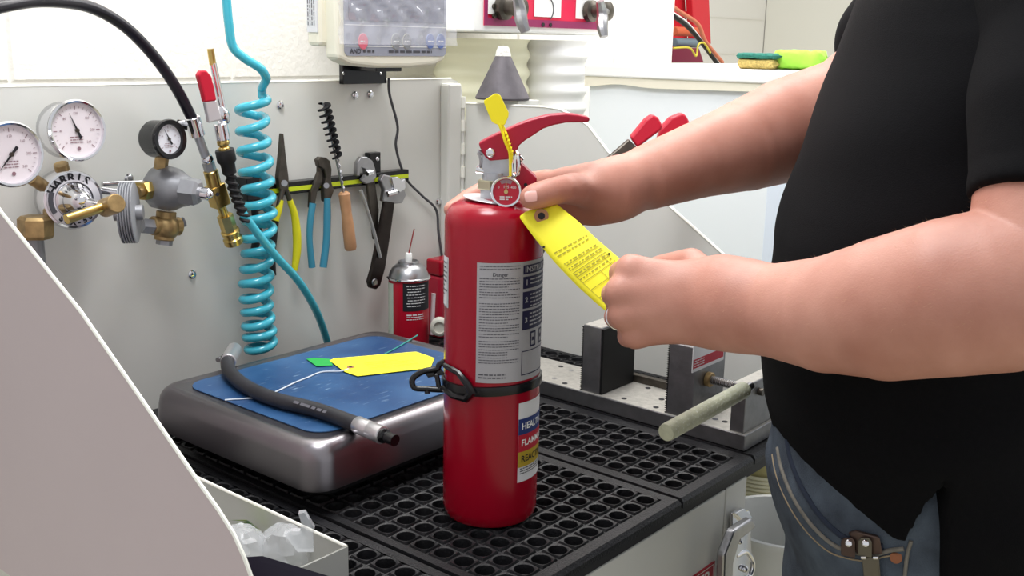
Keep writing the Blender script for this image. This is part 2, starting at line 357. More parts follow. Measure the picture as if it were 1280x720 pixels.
# ---------------------------------------------------------------- rubber mats (grid of real holes)
MATM = mat('mat_rubber', '17171A', .45, var=.4, vs=22, bump=.5, bs=420, spec=.45)
def rubber_mat(xa, xb, label, ya=.584, yb=1.318, pitch=.0285):
    nx = int((xb-xa-.012)/pitch); ny = int((yb-ya-.05)/pitch); mx = (xb-xa-nx*pitch)/2; z = .9; m = MB(); K = 16
    y0 = ya+.0195
    def loop(cx, cy, r, zz, sq):
        out = []
        for k in range(K):
            t = 2*math.pi*k/K; c, s_ = math.cos(t), math.sin(t)
            if sq: e = 1/max(abs(c), abs(s_)); e = 1+(e-1)*sq
            else: e = 1
            out.append((cx+c*r*e, cy+s_*r*e, zz))
        return out
    for i in range(nx):
        for j in range(ny):
            cx = xa+mx+(i+.5)*pitch; cy = y0+(j+.5)*pitch; dz = rng.uniform(-.0002, .0002)
            L = [loop(cx, cy, pitch/2, z-.0034, 1), loop(cx, cy, pitch/2-.0010, z-.0030, .8), loop(cx, cy, pitch/2-.0019, z+dz, .6), loop(cx, cy, pitch/2-.0027, z+dz-.0002, .45), loop(cx, cy,   .0108, z-.0008, 0), loop(cx, cy,   .0105, z-.003, 0), loop(cx, cy,   .0105, z-.0132, 0)]
            V = [p for l in L for p in l]; F = [(a*K+k, a*K+(k+1) % K, (a+1)*K+(k+1) % K, (a+1)*K+k) for a in range(6) for k in range(K)]
            m.add(V, F)
    xe, ye = xa+mx+nx*pitch, y0+ny*pitch; g = .0012
    xi = xa+mx; P = [(xa+g, ya, .888), (xb-g, ya, .888), (xb-g, yb, .888), (xa+g, yb, .888), (xa+g, ya, .895), (xb-g, ya, .895), (xb-g, yb, .895), (xa+g, yb, .895),
        (xa+g+.001, ya+.004, .8998), (xb-g-.001, ya+.004, .8998), (xb-g-.001, yb-.002, .8995), (xa+g+.001, yb-.002, .8995), (xi, y0, z-.0012), (xe, y0, z-.0012), (xe, ye, z-.0012), (xi, ye, z-.0012)]
    F = [(a+k, a+(k+1) % 4, a+4+(k+1) % 4, a+4+k) for a in (0, 4, 8) for k in range(4)]
    m.add(P, F); o = mk('rubber_mat', m, MATM, smooth=30, flip=False); return tag(o, label, 'rubber mat', 'black perforated mats laid on the bench top')
rubber_mat(.404+.06, .718, 'black perforated rubber mat under the scale and the open tray')
rubber_mat(.720, 1.033, 'black perforated rubber mat beneath the red fire extinguisher')
rubber_mat(1.035, 1.216, 'narrow black perforated rubber mat in front of the vise')
rubber_mat(1.218, 1.434, 'black rubber mat strip lying beneath the steel vise')
# ================================================================ background machines
# white corrugated ducts below the valve box
def duct(px, r, label, Y, z0, z1, m_):
    c = at(px, 90, Y=Y); pr = []; z = z0; i = 0
    while z < z1:
        for k in range(8):
            t = k/8; pr.append((r-.007*(1-math.cos(2*math.pi*t))/2*1.0, z-z0+t*.036))
        z += .036
    o = mk('corrugated_duct', MB().lathe(pr, (c.x, Y, z0), (0, 0, 1), 40), m_, smooth=60); return tag(o, label, 'duct', 'corrugated ducts behind the bench')
duct(602, .10, 'wide cream corrugated plastic duct behind the grey cone', 1.475, .5, 1.43, DUCTM)
duct(690, .075, 'white corrugated plastic duct under the right of the red valve box', 1.40, .5, 1.42, mat('white_duct', 'F4F4F2', .45))
cb = thing('valve_box', 'white and red control box with three panels and two lever valves', 'control box', (1.72, 1.36, 1.44))
a = at(592, 38, Y=1.33); b = at(757, 46, Y=1.33); zb = (a.z+b.z)/2
mk('box_body', MB().bb((a.x, 1.33, zb), (b.x, 1.56, zb+.42)), WHITE, cb, 0, .004)
Yb = 1.3285; a2 = at(605, 34, Y=Yb); b2 = at(751, 40, Y=Yb); zr = zb+.012
mk('red_panel', MB().bb((a2.x, Yb, zr), (b2.x, Yb+.0015, zb+.40)), mat('panel_red', 'D8204A', .4), cb, 0)
fr = MB(); fr.bb((a2.x, Yb-.002, zr), (b2.x, Yb, zr+.014)); fr.bb((a2.x, Yb-.002, zr+.014), (a2.x+.008, Yb, zb+.4)); fr.bb((b2.x-.008, Yb-.002, zr+.014), (b2.x, Yb, zb+.4))
mk('panel_border', fr, mat('maroon_border', '8E2358', .4), cb, 0)
for pxa, pxb in ((609, 644), (667, 700), (719, 748)):
    xa_, xb_ = at(pxa, 20, Y=Yb).x, at(pxb, 20, Y=Yb).x
    mk('white_plate', MB().bb((xa_, Yb-.0025, zr+.02), (xb_, Yb-.0005, zb+.16)), WHITE, cb, 0, .0008)
gz = at(684, 18, Y=Yb-.003)
g = MB().tube([gz+Vector((.02*math.cos(t), 0, .022*math.sin(t)+.01)) for t in interp((-1.0, 1.6), 12)], .0012, 6)
mk('printed_arc', g, INKG, cb)
for dx in (-.012, .012): mk('screw_hole', MB().cyl(gz+Vector((dx, .001, -.02)), gz+Vector((dx, -.001, -.02)), .004, n=14), INK, cb)
for k, (px, py, lx, ly, tx, ty) in enumerate(((627, 10, 650, 12, 657, 40), (736, 14, 753, 18, 755, 46))):
    p = at(px, py, Y=Yb-.004); v = mk('valve', MB().lathe([(.022, 0), (.022, .012), (.014, .016), (.014, .035), (.019, .038), (.019, .05), (.008, .054)], p, (0, -1, 0), 20), DSTEEL, cb)
    p2 = at(lx, ly, Y=Yb-.075)
    mk('valve_stem', MB().cyl(p+Vector((0, -.045, 0)), p2, .007, n=12), STEEL, v)
    e = at(tx, ty, Y=Yb-.09); m = MB().tube(cr([p2+Vector((-.01, 0, .025)), p2, (p2+e)/2+Vector((-.004, 0, 0)), e], 5), [.008+.004*math.sin(i/15*3) for i in range(16)], 8)
    mk('valve_handle', m, STEEL, v)
m = MB(); 
for k in range(3):
    p = at(617+(k % 2)*6, 8+k*6, Y=Yb-.003); m.cyl(p, p+Vector((0, -.004, 0)), .005, n=10)
mk('small_bolt', m, DSTEEL, cb)
en = thing('metal_enclosure', 'white metal enclosure with a lower ledge, behind the scale display', 'enclosure', (1.5, 1.5, 1.45))
a = at(566, 26, Y=1.50); 
mk('enclosure_body', MB().bb((1.35, 1.50, a.z), (1.478, 1.61, a.z+.4)), WHITE, en, 0, .004); b = at(566, 38, Y=1.47)
mk('lower_ledge', MB().bb((1.35, 1.47, b.z), (1.478, 1.605, a.z)), WHITE, en, 0, .004)
p = at(567, 9, Y=1.497); mk('round_fitting', MB().torus(p, (0, 1, 0), .011, .003, 20, 8), DSTEEL, en)
# funnel cone on the wing top
A = at(628, 124, X=1.46); cn = thing('metal_cone', 'grey metal funnel cone standing point up behind the side wing', 'funnel', A)
hgt = .087; r = .0475
mk('cone_body', MB().lathe([(r, 0), (r+.001, .003), (.008, hgt), (.0055, hgt+.004)], A, (0, 0, 1), 40), mat('weathered_zinc', '5F5B60', .62, .35, var=.2, vs=25, bump=.2, bs=120), cn)
mk('cone_tip', MB().lathe([(.0145, hgt-.012), (.0125, hgt-.003), (.0095, hgt+.004), (.002, hgt+.0055)], A, (0, 0, 1), 14), mat('white_powder', 'D9D8D2', .8, var=.2, vs=300, bump=.6, bs=400), cn)
mk('standoff', MB().bb((A.x-.004, A.y-.04, A.z-.012), (A.x+.055, A.y+.04, A.z-.001)), PANEL, cn, 0, .001)
# white machine on the right
XM = 1.75
mc = thing('white_machine', 'large white cabinet with a thick trimmed lid, behind the forearm', 'cabinet', (2.1, .9, 0))
zt = at(730, 80, X=XM).z; y1 = at(730, 80, X=XM).y; z2 = at(730, 95, X=XM).z; z3 = at(730, 108, X=XM).z
mk('lid', MB().bb((XM, .25, z2), (2.45, y1, zt)), WHITE, mc, 0, .003)
n = 60; lower = []
for i in range(n+1):
    y = y1-(y1-.25)*i/n; s_ = (y1-y)/.16; lower.append((y, z3 + .006*math.exp(-((s_-.5)/.3)**2) + .006*min(1, s_/2.5)))
mk('trim_strip', MB().prism([(XM+.004, y, z) for y, z in [(y1, z2), (.25, z2)]+lower[::-1]], (.02, 0, 0)), CREAM, mc, 0)
pe = at(955, 290, X=XM+.01).y
mk('machine_body', MB().bb((XM+.014, .25, .05), (2.43, y1-.004, z2)), mat('machine_white', 'E9EFF2', .4), mc, 0, .004)
mk('corner_post', MB().bb((XM+.008, .25, .05), (XM+.016, pe, z3-.01)), mat('cool_white', 'DCE6F2', .4), mc, 0, .002)
# sponge, cloth
a = at(948, 84, X=1.83); s0 = thing('sponge', 'yellow cleaning sponge with a dark green scouring top, on the white lid', 'sponge', a)
ax_ = (Vector((.25, -.97, 0)).normalized(), Vector((.97, .25, 0)).normalized(), UP)
a.z = zt
def soft(c, size, ax, n=10, amp=.002):
    m = MB(); V = []; F = []
    X, Y, Z = ax; K = 24
    for i in range(n+1):
        u = -1+2*i/n; e = (1-abs(u)**6)**(1/6)
        for k in range(K):
            t = 2*math.pi*k/K; cx_, sy = math.cos(t), math.sin(t); s1 = (abs(cx_)**4+abs(sy)**4)**-.25
            V.append(c+X*(u*size[0]/2)+Y*(cx_*s1*size[1]/2*e)+Z*(sy*s1*size[2]/2*e)+Vector([rng.uniform(-amp, amp)*.5 for _ in range(3)]))
    for i in range(n):
        for k in range(K): F.append((i*K+k, i*K+(k+1) % K, (i+1)*K+(k+1) % K, (i+1)*K+k))
    F += [tuple(range(K))[::-1], tuple(n*K+k for k in range(K))]; return m.add(V, F)
mk('sponge_body', soft(a+UP*.0095, (.078, .06, .019), ax_), mat('sponge_yellow', 'C9B168', .9, var=.3, vs=250, bump=1, bs=500), s0, 60)
mk('scouring_pad', soft(a+UP*.0235, (.084, .062, .0105), ax_), mat('scour_green', '2F7A6C', .9, var=.25, vs=250, bump=.8, bs=700), s0, 60)
a = at(1000, 80, X=1.88); a.z = zt
m = soft(a+UP*.018, (.10, .07, .034), ax_, 14, .004)
tag(mk('folded_cloth', m, mat('lime_cloth', '9ED94A', .85, var=.12, vs=50, bump=.6, bs=90), smooth=70), 'bright lime green folded cloth lying beside the sponge', 'cloth')
# ladder, cords and rolls beyond the block wall
XA = 2.7
ld = thing('step_ladder', 'red fibreglass ladder leaning beyond the end of the block wall', 'ladder', (3.2, 2.3, 0))
def Q(px, py, Y=2.25): return at(px, py, Y=Y)
m = MB().prism([Q(862, -60), Q(884, -60), Q(889, 55), Q(868, 55)], (0, .03, 0)); mk('side_rail', m, mat('fibreglass_red', 'CF2231', .4), ld, 0, .003)
m = MB().prism([Q(836, -60, 2.3), Q(853, -60, 2.3), Q(861, 70, 2.3), Q(842, 70, 2.3)], (0, .03, 0)); mk('side_rail', m, MATS['fibreglass_red'], ld, 0, .003)
for yy in (-40, 12): mk('rung', MB().prism([Q(838, yy, 2.28), Q(880, yy+4, 2.28), Q(880, yy+12, 2.28), Q(838, yy+8, 2.28)], (0, .04, 0)), MATS['fibreglass_red'], ld, 0, .002)
sh = mk('wall_shelf', MB().bb((2.72, 2.0, 1.35), (3.6, 2.5, Q(865, 80, 2.1).z)), WHITE, smooth=0); tag(sh, 'white shelf edge holding rolled hoses below the red ladder', 'shelf')
for (py, c_, lab) in ((39, 'D0603A', 'orange rolled hose, upper one of the bundles under the ladder'), (53, '6E7F8A', 'slate grey roll between the orange hose and the red bin')):
    tag(mk('hose_roll', MB().cyl(Q(843, py, 2.12), Q(872, py+1, 2.12), .017, n=20, bev=.003), mat('roll_'+c_, c_, .5)), lab, 'roll')
tag(mk('tool_bin', MB().prism([Q(841, 60, 2.08), Q(874, 60, 2.08), Q(880, 78, 2.08), Q(841, 78, 2.08)], (0, .08, 0)), mat('bin_maroon', '7A1B3A', .5), smooth=0, bevel=.003), 'small maroon bin with a yellow clip, below the rolled hoses', 'bin')
tag(mk('extension_cord', MB().tube(cr([Q(815, -12, 2.0), Q(846, 12, 2.0), Q(872, 30, 2.0), Q(882, 52, 2.0), Q(903, 78, 2.0)]), .0075), mat('cord_orange', 'D07A5C', .45)), 'salmon orange extension cord arching down past the ladder', 'cord')
for i, (c_, lab, w_) in enumerate((('16161C', 'black cable sagging under the orange extension cord', .008), ('ECECEC', 'thin white cable running over the black cable', .0035))):
    tag(mk('cable', MB().tube(cr([Q(842, 20-i*4, 1.98), Q(860, 34-i*5, 1.98), Q(876, 52-i*3, 1.98), Q(897, 80, 1.98)]), w_), mat('cable_'+c_, c_, .4)), lab, 'cable')
tag(mk('cable_tie', MB().tube(cr([Q(842, 60, 1.95), Q(862, 60, 1.95), Q(870, 70, 1.95), Q(873, 56, 1.95), Q(880, 54, 1.95), Q(888, 66, 1.95)]), .0035), mat('tie_yellow', 'D9C948', .5)), 'yellow strap tied around the black cable', 'strap')
# floor clutter seen between the cabinet and the jeans
p = at(951, 628, d=1.80); 
fl2 = MB(); 
for i in range(24): fl2.torus((p.x, p.y, p.z-.075+i*.0066), (0, 0, 1), .085, .0031, 36, 8)
hc = thing('hose_drum', 'cream ribbed hose wound on a drum beside the cabinet corner', 'hose drum', (p.x, p.y, 0))
mk('hose_turns', fl2, mat('hose_cream', 'F2EED2', .5), hc)
mk('drum', MB().lathe([(.078, 0), (.078, p.z+.10), (.09, p.z+.102), (.09, p.z+.112)], (p.x, p.y, 0), (0, 0, 1), 36), mat('drum_tan', 'C9C08A', .6), hc)
p = at(966, 660, d=1.56)
bk = thing('plastic_bucket', 'white plastic bucket on the floor behind the jeans leg', 'bucket', (p.x, p.y, 0))
mk('bucket_body', MB().lathe([(.075, 0), (.088, p.z), (.091, p.z+.004), (.091, p.z+.012), (.084, p.z+.012), (.072, .02)], (p.x+.01, p.y-.01, 0), (0, 0, 1), 40), WHITE, bk)
# ================================================================ display of the scale
dsp = thing('scale_display', 'cream scale display head in a clear plastic cover, on a black bracket', 'scale display', (1.18, 1.25, 1.37))
bl, br = at(420, 80, Y=1.215), at(560, 80, Y=1.215); zb = at(490, 84, Y=1.215).z; x0_, x1_ = bl.x, br.x
m = MB(); W = x1_-x0_
out = [(x0_+.004, zb+.012), (x0_+W*.12, zb+.003), (x0_+W*.35, zb-.001), (x0_+W*.65, zb-.001), (x0_+W*.88, zb+.003), (x1_-.004, zb+.012), (x1_, zb+.20), (x0_, zb+.20)]
mk('housing', MB().prism([(x, 1.215, z) for x, z in out], (0, .030, 0)), CREAM, dsp, 0, .007, bseg=3)
mk('rear_housing', MB().bb((x0_-.010, 1.240, zb+.030), (x1_-.03, 1.268, zb+.2)), CREAM, dsp, 0, .006)
s_ = at(400, 68, Y=1.30)
mk('side_label', MB().bb((x0_-.0112, 1.2425, zb+.05), (x0_-.009, 1.2655, zb+.19)), PAPER, dsp, 0)
m = MB(); f_ = planar((x0_-.0116, 1.254, zb+.12), (0, 0, 1), (0, 1, 0)); textlines(m, f_, -.06, .06, -.009, .009, .0045, .0018); mk('side_print', m, INKG, dsp, 0)
Yf = 1.2145
f_ = planar((x0_, Yf-.0008, zb), (1, 0, 0), (0, 0, 1)); W1 = .012
def rr(u0, u1, v0, v1, r, n=5):
    P = []
    for cx_, cy_, a0 in ((u1-r, v1-r, 0), (u0+r, v1-r, 1), (u0+r, v0+r, 2), (u1-r, v0+r, 3)):
        P += [(cx_+r*math.cos((a0+i/n)*math.pi/2), cy_+r*math.sin((a0+i/n)*math.pi/2)) for i in range(n+1)]
    return P
fa = mk('fascia', MB().prism([f_(u, v) for u, v in rr(.016, W-.006, .017, .196, .008)], (0, .002, 0)), mat('fascia_grey', '9A9DAA', .3), dsp, 0)
g = lambda off: planar((x0_, Yf-.0008-off, zb), (1, 0, 0), (0, 0, 1))
mk('lcd_window', MB().prism([g(.0004)(u, v) for u, v in rr(.024, W-.012, .068, .19, .004)], (0, -.0004, 0)), mat('lcd_dark', '6D7080', .15), fa, 0)
mk('white_line', patch(g(.0005), .016, W-.006, .0615, .0625, mb=patch(g(.0005), .016, W-.006, .0305, .0318)), WHITE, fa, 0)
def keyb(px, col, dark, txt):
    p = at(px, 50, Y=Yf); u = p.x-x0_; v = p.z-zb-.002
    P = [g(.0006)(u+.0115*math.cos(t)*.82, v+.0115*math.sin(t)) for t in [2*math.pi*i/24 for i in range(24)]]
    o = mk('key', MB().prism(P, (0, -.0008, 0)), mat('key_'+col, col, .4), fa, 0)
    mk('key_ring', MB().tube(P, .0005, 5, True), mat('ring_'+dark, dark, .5), o)
    m = MB(); textlines(m, g(.0016), u-.006, u+.006, v-.001, v+.001, .003, .0016); mk('key_print', m, WHITE, o, 0)
keyb(453, 'E06A7E', 'F0A0A8', ''); keyb(494, '8C8E92', 'D8D8C8', ''); keyb(508, '8C8E92', 'D8D8C8', ''); keyb(537, '5C70A8', 'B8C4E8', ''); keyb(550, '5C70A8', 'B8C4E8', '')
m = MB(); letter(m, 'AND', .010, g(.0007), 'LEFT', .0003, .026, .0235); textlines(m, g(.0007), .052, .075, .021, .0255, .009, .0035); textlines(m, g(.0007), .105, .20, .021, .0255, .009, .0035)
mk('fascia_print', m, INKG, fa, 0)
# crinkled clear cover
m = MB(); nu, nv = 30, 24; V = []
for j_ in range(nv+1):
    for i in range(nu+1):
        u = -.004+(W+.008)*i/nu; v = .034+.17*j_/nv; V.append((x0_+u, Yf-.007-abs(.007*math.sin(u*70+v*60+2*math.sin(v*60)))-.0045*rng.rand(), zb+v))
m.add(V, [(j_*(nu+1)+i, j_*(nu+1)+i+1, (j_+1)*(nu+1)+i+1, (j_+1)*(nu+1)+i) for j_ in range(nv) for i in range(nu)])
film = mk('clear_cover', m, mat('clear_film', 'F4F6FF', .06, ior=2.0, alpha=.30, spec=1), dsp, 80)
b0, b1 = at(425, 88, Y=1.325), at(480, 101, Y=1.325)
mk('mounting_arm', MB().bb((b0.x+.02, 1.262, b0.z), (b1.x-.02, 1.322, b0.z+.03)), BLACKG, dsp, 0, .001)
mk('bracket', MB().bb((b0.x, 1.318, b1.z-.004), (b1.x, 1.3275, b0.z+.05)), BLACKG, dsp, 0, .001)
for px in (429, 476): mk('bracket_screw', MB().ball(at(px, 92, Y=1.317), .0025, (0, 1, 0), .5, 10, 6), CHROME, dsp)
tag(mk('power_cable', MB().tube(cr([at(px, py, Y=1.315) for px, py in ((486, 97), (487, 118), (497, 158), (495, 184), (507, 222), (527, 244), (545, 262), (548, 290), (553, 325), (560, 380))]), .0023, 8), mat('cable_grey', '4C4C50', .5)), 'thin dark grey cable hanging from the scale display', 'cable')
# ================================================================ gauges and regulators on the panel
CD = (CAM-Vector((.75, 1.3, 1.42))).normalized()
def dial(o, c, n, R, case_m, face='E9E0E4', depth=.03, ticks=24, needle=2.0, nl=.72, label_rows=True, rim=.89):
    n = Vector(n).normalized(); u = UP.cross(n).normalized()*1.0; v = n.cross(u)
    case = mk('gauge', MB().lathe([(R*.80, -depth), (R*.95, -depth*.8), (R*.95, -.004), (R, -.002), (R*1.02, .002), (R*.97, .005), (R*(rim+.02), .004), (R*rim, -.001)], c, n, 40), case_m, o)
    mk('dial_face', MB().cyl(c-n*.003, c-n*.0005, R*(rim+.005), n=40), mat('dial_'+face, face, .6), case, 0)
    f_ = planar(c+n*.0002, u, v); m = MB()
    for i in range(ticks+1):
        t = math.radians(225-270*i/ticks); a, b = (rim-.09, rim-.16) if i % 4 else (rim-.07, rim-.20)
        d = .006*R if i % 4 else .012*R; cs, sn = math.cos(t), math.sin(t)
        m.add([f_(R*(a*cs)-d*sn, R*a*sn+d*cs), f_(R*(a*cs)+d*sn, R*a*sn-d*cs), f_(R*(b*cs)+d*sn, R*b*sn-d*cs), f_(R*(b*cs)-d*sn, R*b*sn+d*cs)], [(0,1,2,3)])
    for i in range(0, ticks+1, 4):
        t = math.radians(225-270*i/ticks); letter(m, str(i*10), R*.11, f_, ox=R*(rim-.33)*math.cos(t), oy=R*(rim-.33)*math.sin(t))
    if label_rows: textlines(m, f_, -R*.26, R*.22, -R*.42, -R*.2, R*.09, R*.03)
    m.add([f_(R*.065*math.cos(q)+R*.02, R*.065*math.sin(q)-R*.60) for q in [2*math.pi*i/14 for i in range(14)]], [tuple(range(14))])
    mk('dial_print', m, mat('dial_ink', '8C6C74', .6), case, 0)
    tn = needle; P = [(nl*R, 0), (0, R*.035), (-R*.30, R*.05), (-R*.30, -R*.05), (0, -R*.035)]
    f2 = planar(c+n*.0012, u, v); mk('needle', MB().prism([f2(a*math.cos(tn)-b*math.sin(tn), a*math.sin(tn)+b*math.cos(tn)) for a, b in P], n*.0006), INK, case, 0)
    mk('needle_hub', MB().cyl(c, c+n*.0025, R*.07, n=14), DSTEEL, case)
    return case
NP = Vector((-.22, -.97, .06)).normalized()
def G(px, py, Y=1.26): return at(px, py, Y=Y)
rg = thing('oxygen_regulator', 'chrome round regulator with brass T handle and two white dial gauges', 'regulator', G(92, 250, 1.3))
def sc(px, Y): return px*-(MW.transposed() @ (at(92, 250, Y=Y)-CAM)).z/FPX
R1 = sc(38.5, 1.25)
N2 = Vector((.02, -1, .05)).normalized()
g2 = dial(rg, G(96, 163, 1.25), N2, R1*.97, CHROME, needle=math.radians(112), nl=.62, depth=.04)
g1 = dial(rg, G(14, 193, 1.22), N2, R1*.97, CHROME, needle=math.radians(228), nl=.7)
cR = G(92, 250, 1.262); r = R1
rb = mk('bonnet', MB().lathe([(r*.9, -.045), (r*.98, -.04), (r*.98, -.006), (r*.93, 0), (r*.86, .001), (r*.84, .0005), (r*.60, .004), (r*.56, .005), (r*.44, .016), (r*.36, .030), (r*.22, .042), (r*.12, .044)], cR, NP, 48), CHROME, rg)
u = UP.cross(NP).normalized(); v = NP.cross(u); m = MB()
mk('name_ring', MB().lathe([(r*.85, .0012), (r*.61, .0049)], cR, NP, 48, caps=False), mat('ring_white', 'D8D6DC', .3, .3), rb)
def arc_text(mb, txt, R_, size, a0, step, flip=1, bold=.0005):
    for i, ch in enumerate(txt):
        t = math.radians(a0-step*i*flip); er = u*math.cos(t)+v*math.sin(t); et = (u*math.sin(t)-v*math.cos(t))
        if flip < 0: er2 = -er; et = -et
        else: er2 = er
        o = cR+er*R_*1.0+NP*.0040; letter(mb, ch, size, (lambda a, b, o=o, et=et, er2=er2: o+et*a+er2*b), bold=bold)
arc_text(m, 'HARRIS', r*.73, r*.40, 150, 19); arc_text(m, 'SGX-500', r*.73, r*.26, 232, 15, -1)
mk('lettering', m, INK, rb, 0)
mk('ring_block', MB().add([cR+NP*.0042+(u*math.cos(t)+v*math.sin(t))*R_ for t in [math.radians(a) for a in range(155, 212, 8)] for R_ in (r*.64, r*.82)], [(2*i, 2*i+1, 2*i+3, 2*i+2) for i in range(7)]), INKG, rb, 0)
tb = mk('handle_screw', MB().cyl(cR+NP*.03, G(128, 258, 1.20), .0065), CHROME, rg)
mk('tee_handle', MB().tube(cr([G(83, 274, 1.185), G(110, 265, 1.187), G(139, 256, 1.19)], 6), [.006]*12+[.007], 14), BRASS, rg)
mk('handle_knob', MB().cyl(G(131, 260, 1.20), G(146, 254, 1.17), .0115, bev=.001), BRASSD, rg)
mk('gauge_stem', MB().tube([G(76, 205, 1.285), G(82, 225, 1.29)], .009), BRASSD, rg); mk('gauge_stem', MB().tube([G(38, 222, 1.27), G(58, 235, 1.285)], .008), BRASSD, rg)
mk('inlet_nut', MB().lathe([(.019, 0), (.021, .004), (.021, .024), (.017, .028)], G(45, 298, 1.28), G(44, 271, 1.28)-G(45, 298, 1.28), 6), BRASSD, rg, 20)
mk('inlet_pipe', MB().tube([G(40, 290, 1.285), G(46, 330, 1.285), G(50, 380, 1.285), G(51, 500, 1.285)], [.013, .011, .011, .011]), GREYM, rg)
mk('outlet_rod', MB().cyl(G(128, 238, 1.27), G(155, 242, 1.25), .005), CHROME, rg); mk('outlet_rod', MB().cyl(G(128, 230, 1.285), G(178, 228, 1.285), .003), CHROME, rg)
dr = thing('grey_regulator', 'small grey cast regulator with a black-rimmed gauge and brass cross', 'regulator', G(215, 236, 1.3))
dial(dr, G(211, 174, 1.235), Vector((.10, -1, .05)), sc(26, 1.25), BLACKG, 'E4E4EA', .036, 16, math.radians(118), .6, rim=.74)
c = G(214, 236, 1.262)
nb = Vector((.15, -.97, -.08)).normalized()
mk('regulator_body', MB().lathe([(.023, -.03), (.030, -.022), (.031, -.004), (.029, .006), (.025, .014), (.022, .02), (.0195, .03)], c, Vector((.30, -.94, -.06)), 12), GREYM, dr, 50)
hx = mk('hex_bonnet', MB().lathe([(.019, 0), (.019, .020), (.015, .024)], G(228, 238, 1.235), G(250, 241, 1.215)-G(228, 238, 1.235), 6), GREYM, dr, 20)
mk('adjusting_screw', MB().cyl(G(240, 240, 1.225), G(262, 243, 1.205), .0085, n=16, bev=.001), CHROME, dr)
mk('adjusting_tip', MB().ball(G(261, 243, 1.204), .006), CHROME, dr)
mk('gauge_neck', MB().cyl(G(200, 216, 1.27), G(203, 194, 1.27), .009, n=6), BRASSD, dr, 20)
mk('side_stem', MB().cyl(G(195, 236, 1.27), G(171, 240, 1.262), .008), BRASSD, dr); mk('stem_nut', MB().cyl(G(186, 237, 1.268), G(176, 239, 1.264), .013, n=6), BRASS, dr, 20)
cc = G(207, 284, 1.275); mb = MB().cyl(G(190, 282, 1.275), G(224, 283, 1.275), .013, n=16, bev=.001).cyl(G(208, 264, 1.275), G(205, 300, 1.275), .0135, n=16, bev=.001).ball(cc, .019)
mk('brass_cross', mb, BRASSD, dr)
mk('hex_plug', MB().cyl(G(176, 282, 1.275), G(190, 283, 1.275), .011, n=6), GREYM, dr, 20); mk('hex_plug', MB().cyl(G(222, 280, 1.275), G(231, 277, 1.272), .007, n=6), GREYM, dr, 20); mk('hex_plug', MB().cyl(G(206, 298, 1.275), G(205, 306, 1.275), .011, n=6), GREYM, dr, 20)
pr = []
for i in range(6): pr += [(.0465, i*.0042), (.050, i*.0042+.0012), (.050, i*.0042+.003), (.0465, i*.0042+.004)]
hh = at(161, 266, Y=1.235); rr_ = sc(40, 1.235)
rdk = thing('ribbed_handwheel', 'grey ribbed plastic wheel seen edge-on between the two regulators', 'wheel', hh)
whx = Vector((.97, -.10, -.10)).normalized()
wax = (UP.cross(hh-CAM)*-1).normalized(); wax = (wax*-1 if wax.dot(RH) < 0 else wax); wax = (wax-(hh-CAM).normalized()*.16).normalized()
mk('wheel_rim', MB().lathe([(a/.05*rr_, (h-.0125)*.75) for a, h in pr], hh, wax, 40), mat('grey_plastic', '8B8D92', .5), rdk); mk('wheel_hub', MB().cyl(hh-wax*.018, hh+wax*.018, .010), GREYM, rdk)
# ================================================================ black hose, coupler string, blow gun, coil
bh_ = thing('black_air_hose', 'glossy black hose arching over the panel into chrome and brass couplers', 'hose', G(245, 160, 1.28))
HO = [Vector((-.10, 1.0, 1.05)), Vector((.12, 1.06, 1.30)), G(-70, 38, 1.13), G(-25, 15, 1.15), G(10, 6, 1.165), G(50, 1, 1.19), (G(98, 5, 1.22)), G(131, 17, 1.235), G(164, 40, 1.245), G(197, 76, 1.25), G(222, 113, 1.25), G(242, 152, 1.25)]
mk('hose', MB().tube(cr(HO), .0074, 14), HOSEB, bh_)
D = G(297, 312, 1.27)-G(242, 152, 1.25)
mk('ferrule', MB().cyl(G(240, 146, 1.25), G(247, 170, 1.252), .0105, n=20, bev=.001), CHROME, bh_)
mk('clamp', MB().torus(G(233, 157, 1.262), (.2, .3, 1), .012, .004, 24, 8), CHROME, bh_); mk('clamp_lug', MB().cyl(G(222, 155, 1.265), G(234, 157, 1.262), .006), BLACK, bh_)
mk('pipe', MB().cyl(G(247, 168, 1.252), G(258, 198, 1.256), .0062), ALU, bh_)
mk('swivel_ball', MB().ball(G(259, 199, 1.256), .0085), CHROME, bh_); mk('steel_nut', MB().cyl(G(260, 203, 1.257), G(263, 213, 1.258), .0085, n=6), STEEL, bh_, 20)
mk('brass_barrel', MB().cyl(G(263, 213, 1.258), G(268, 232, 1.26), .0100, n=18, bev=.0008), BRASS, bh_)
a, b = G(268, 231, 1.26), G(276, 257, 1.263); dd = (b-a).normalized(); uu = dd.cross(Vector((0, 1, 0))).normalized(); ww = dd.cross(uu)
blk_ = mk('brass_block', MB().box((a+b)/2, (.023, .02, (b-a).length), (uu, ww, dd)), BRASS, bh_, 0, .0015)
mk('port_hole', MB().cyl(G(272, 243, 1.2515), G(272, 243, 1.249), .0026, n=14), INK, blk_)
mk('brass_neck', MB().cyl(b, G(281, 271, 1.266), .0065), BRASS, bh_)
mk('coupler_hex', MB().cyl(G(281, 269, 1.266), G(287, 288, 1.268), .0115, n=6), BRASS, bh_, 20)
mk('coupler_sleeve', MB().lathe([(.009, 0), (.0135, .002), (.0135, .006), (.0115, .008), (.0115, .012), (.014, .014), (.014, .022), (.011, .024)], G(287, 287, 1.268), D, 24), BRASS, bh_)
bg = thing('blow_gun', 'chrome air gun with red lever and brass tip on a black ribbed sleeve', 'blow gun', G(278, 140, 1.25))
Yg = 1.238
mk('brass_tip', MB().cyl(G(263, 61, Yg), G(266, 81, Yg), .0046), BRASS, bg); mk('barrel', MB().cyl(G(266, 79, Yg), G(279, 140, Yg), .0048), CHROME, bg)
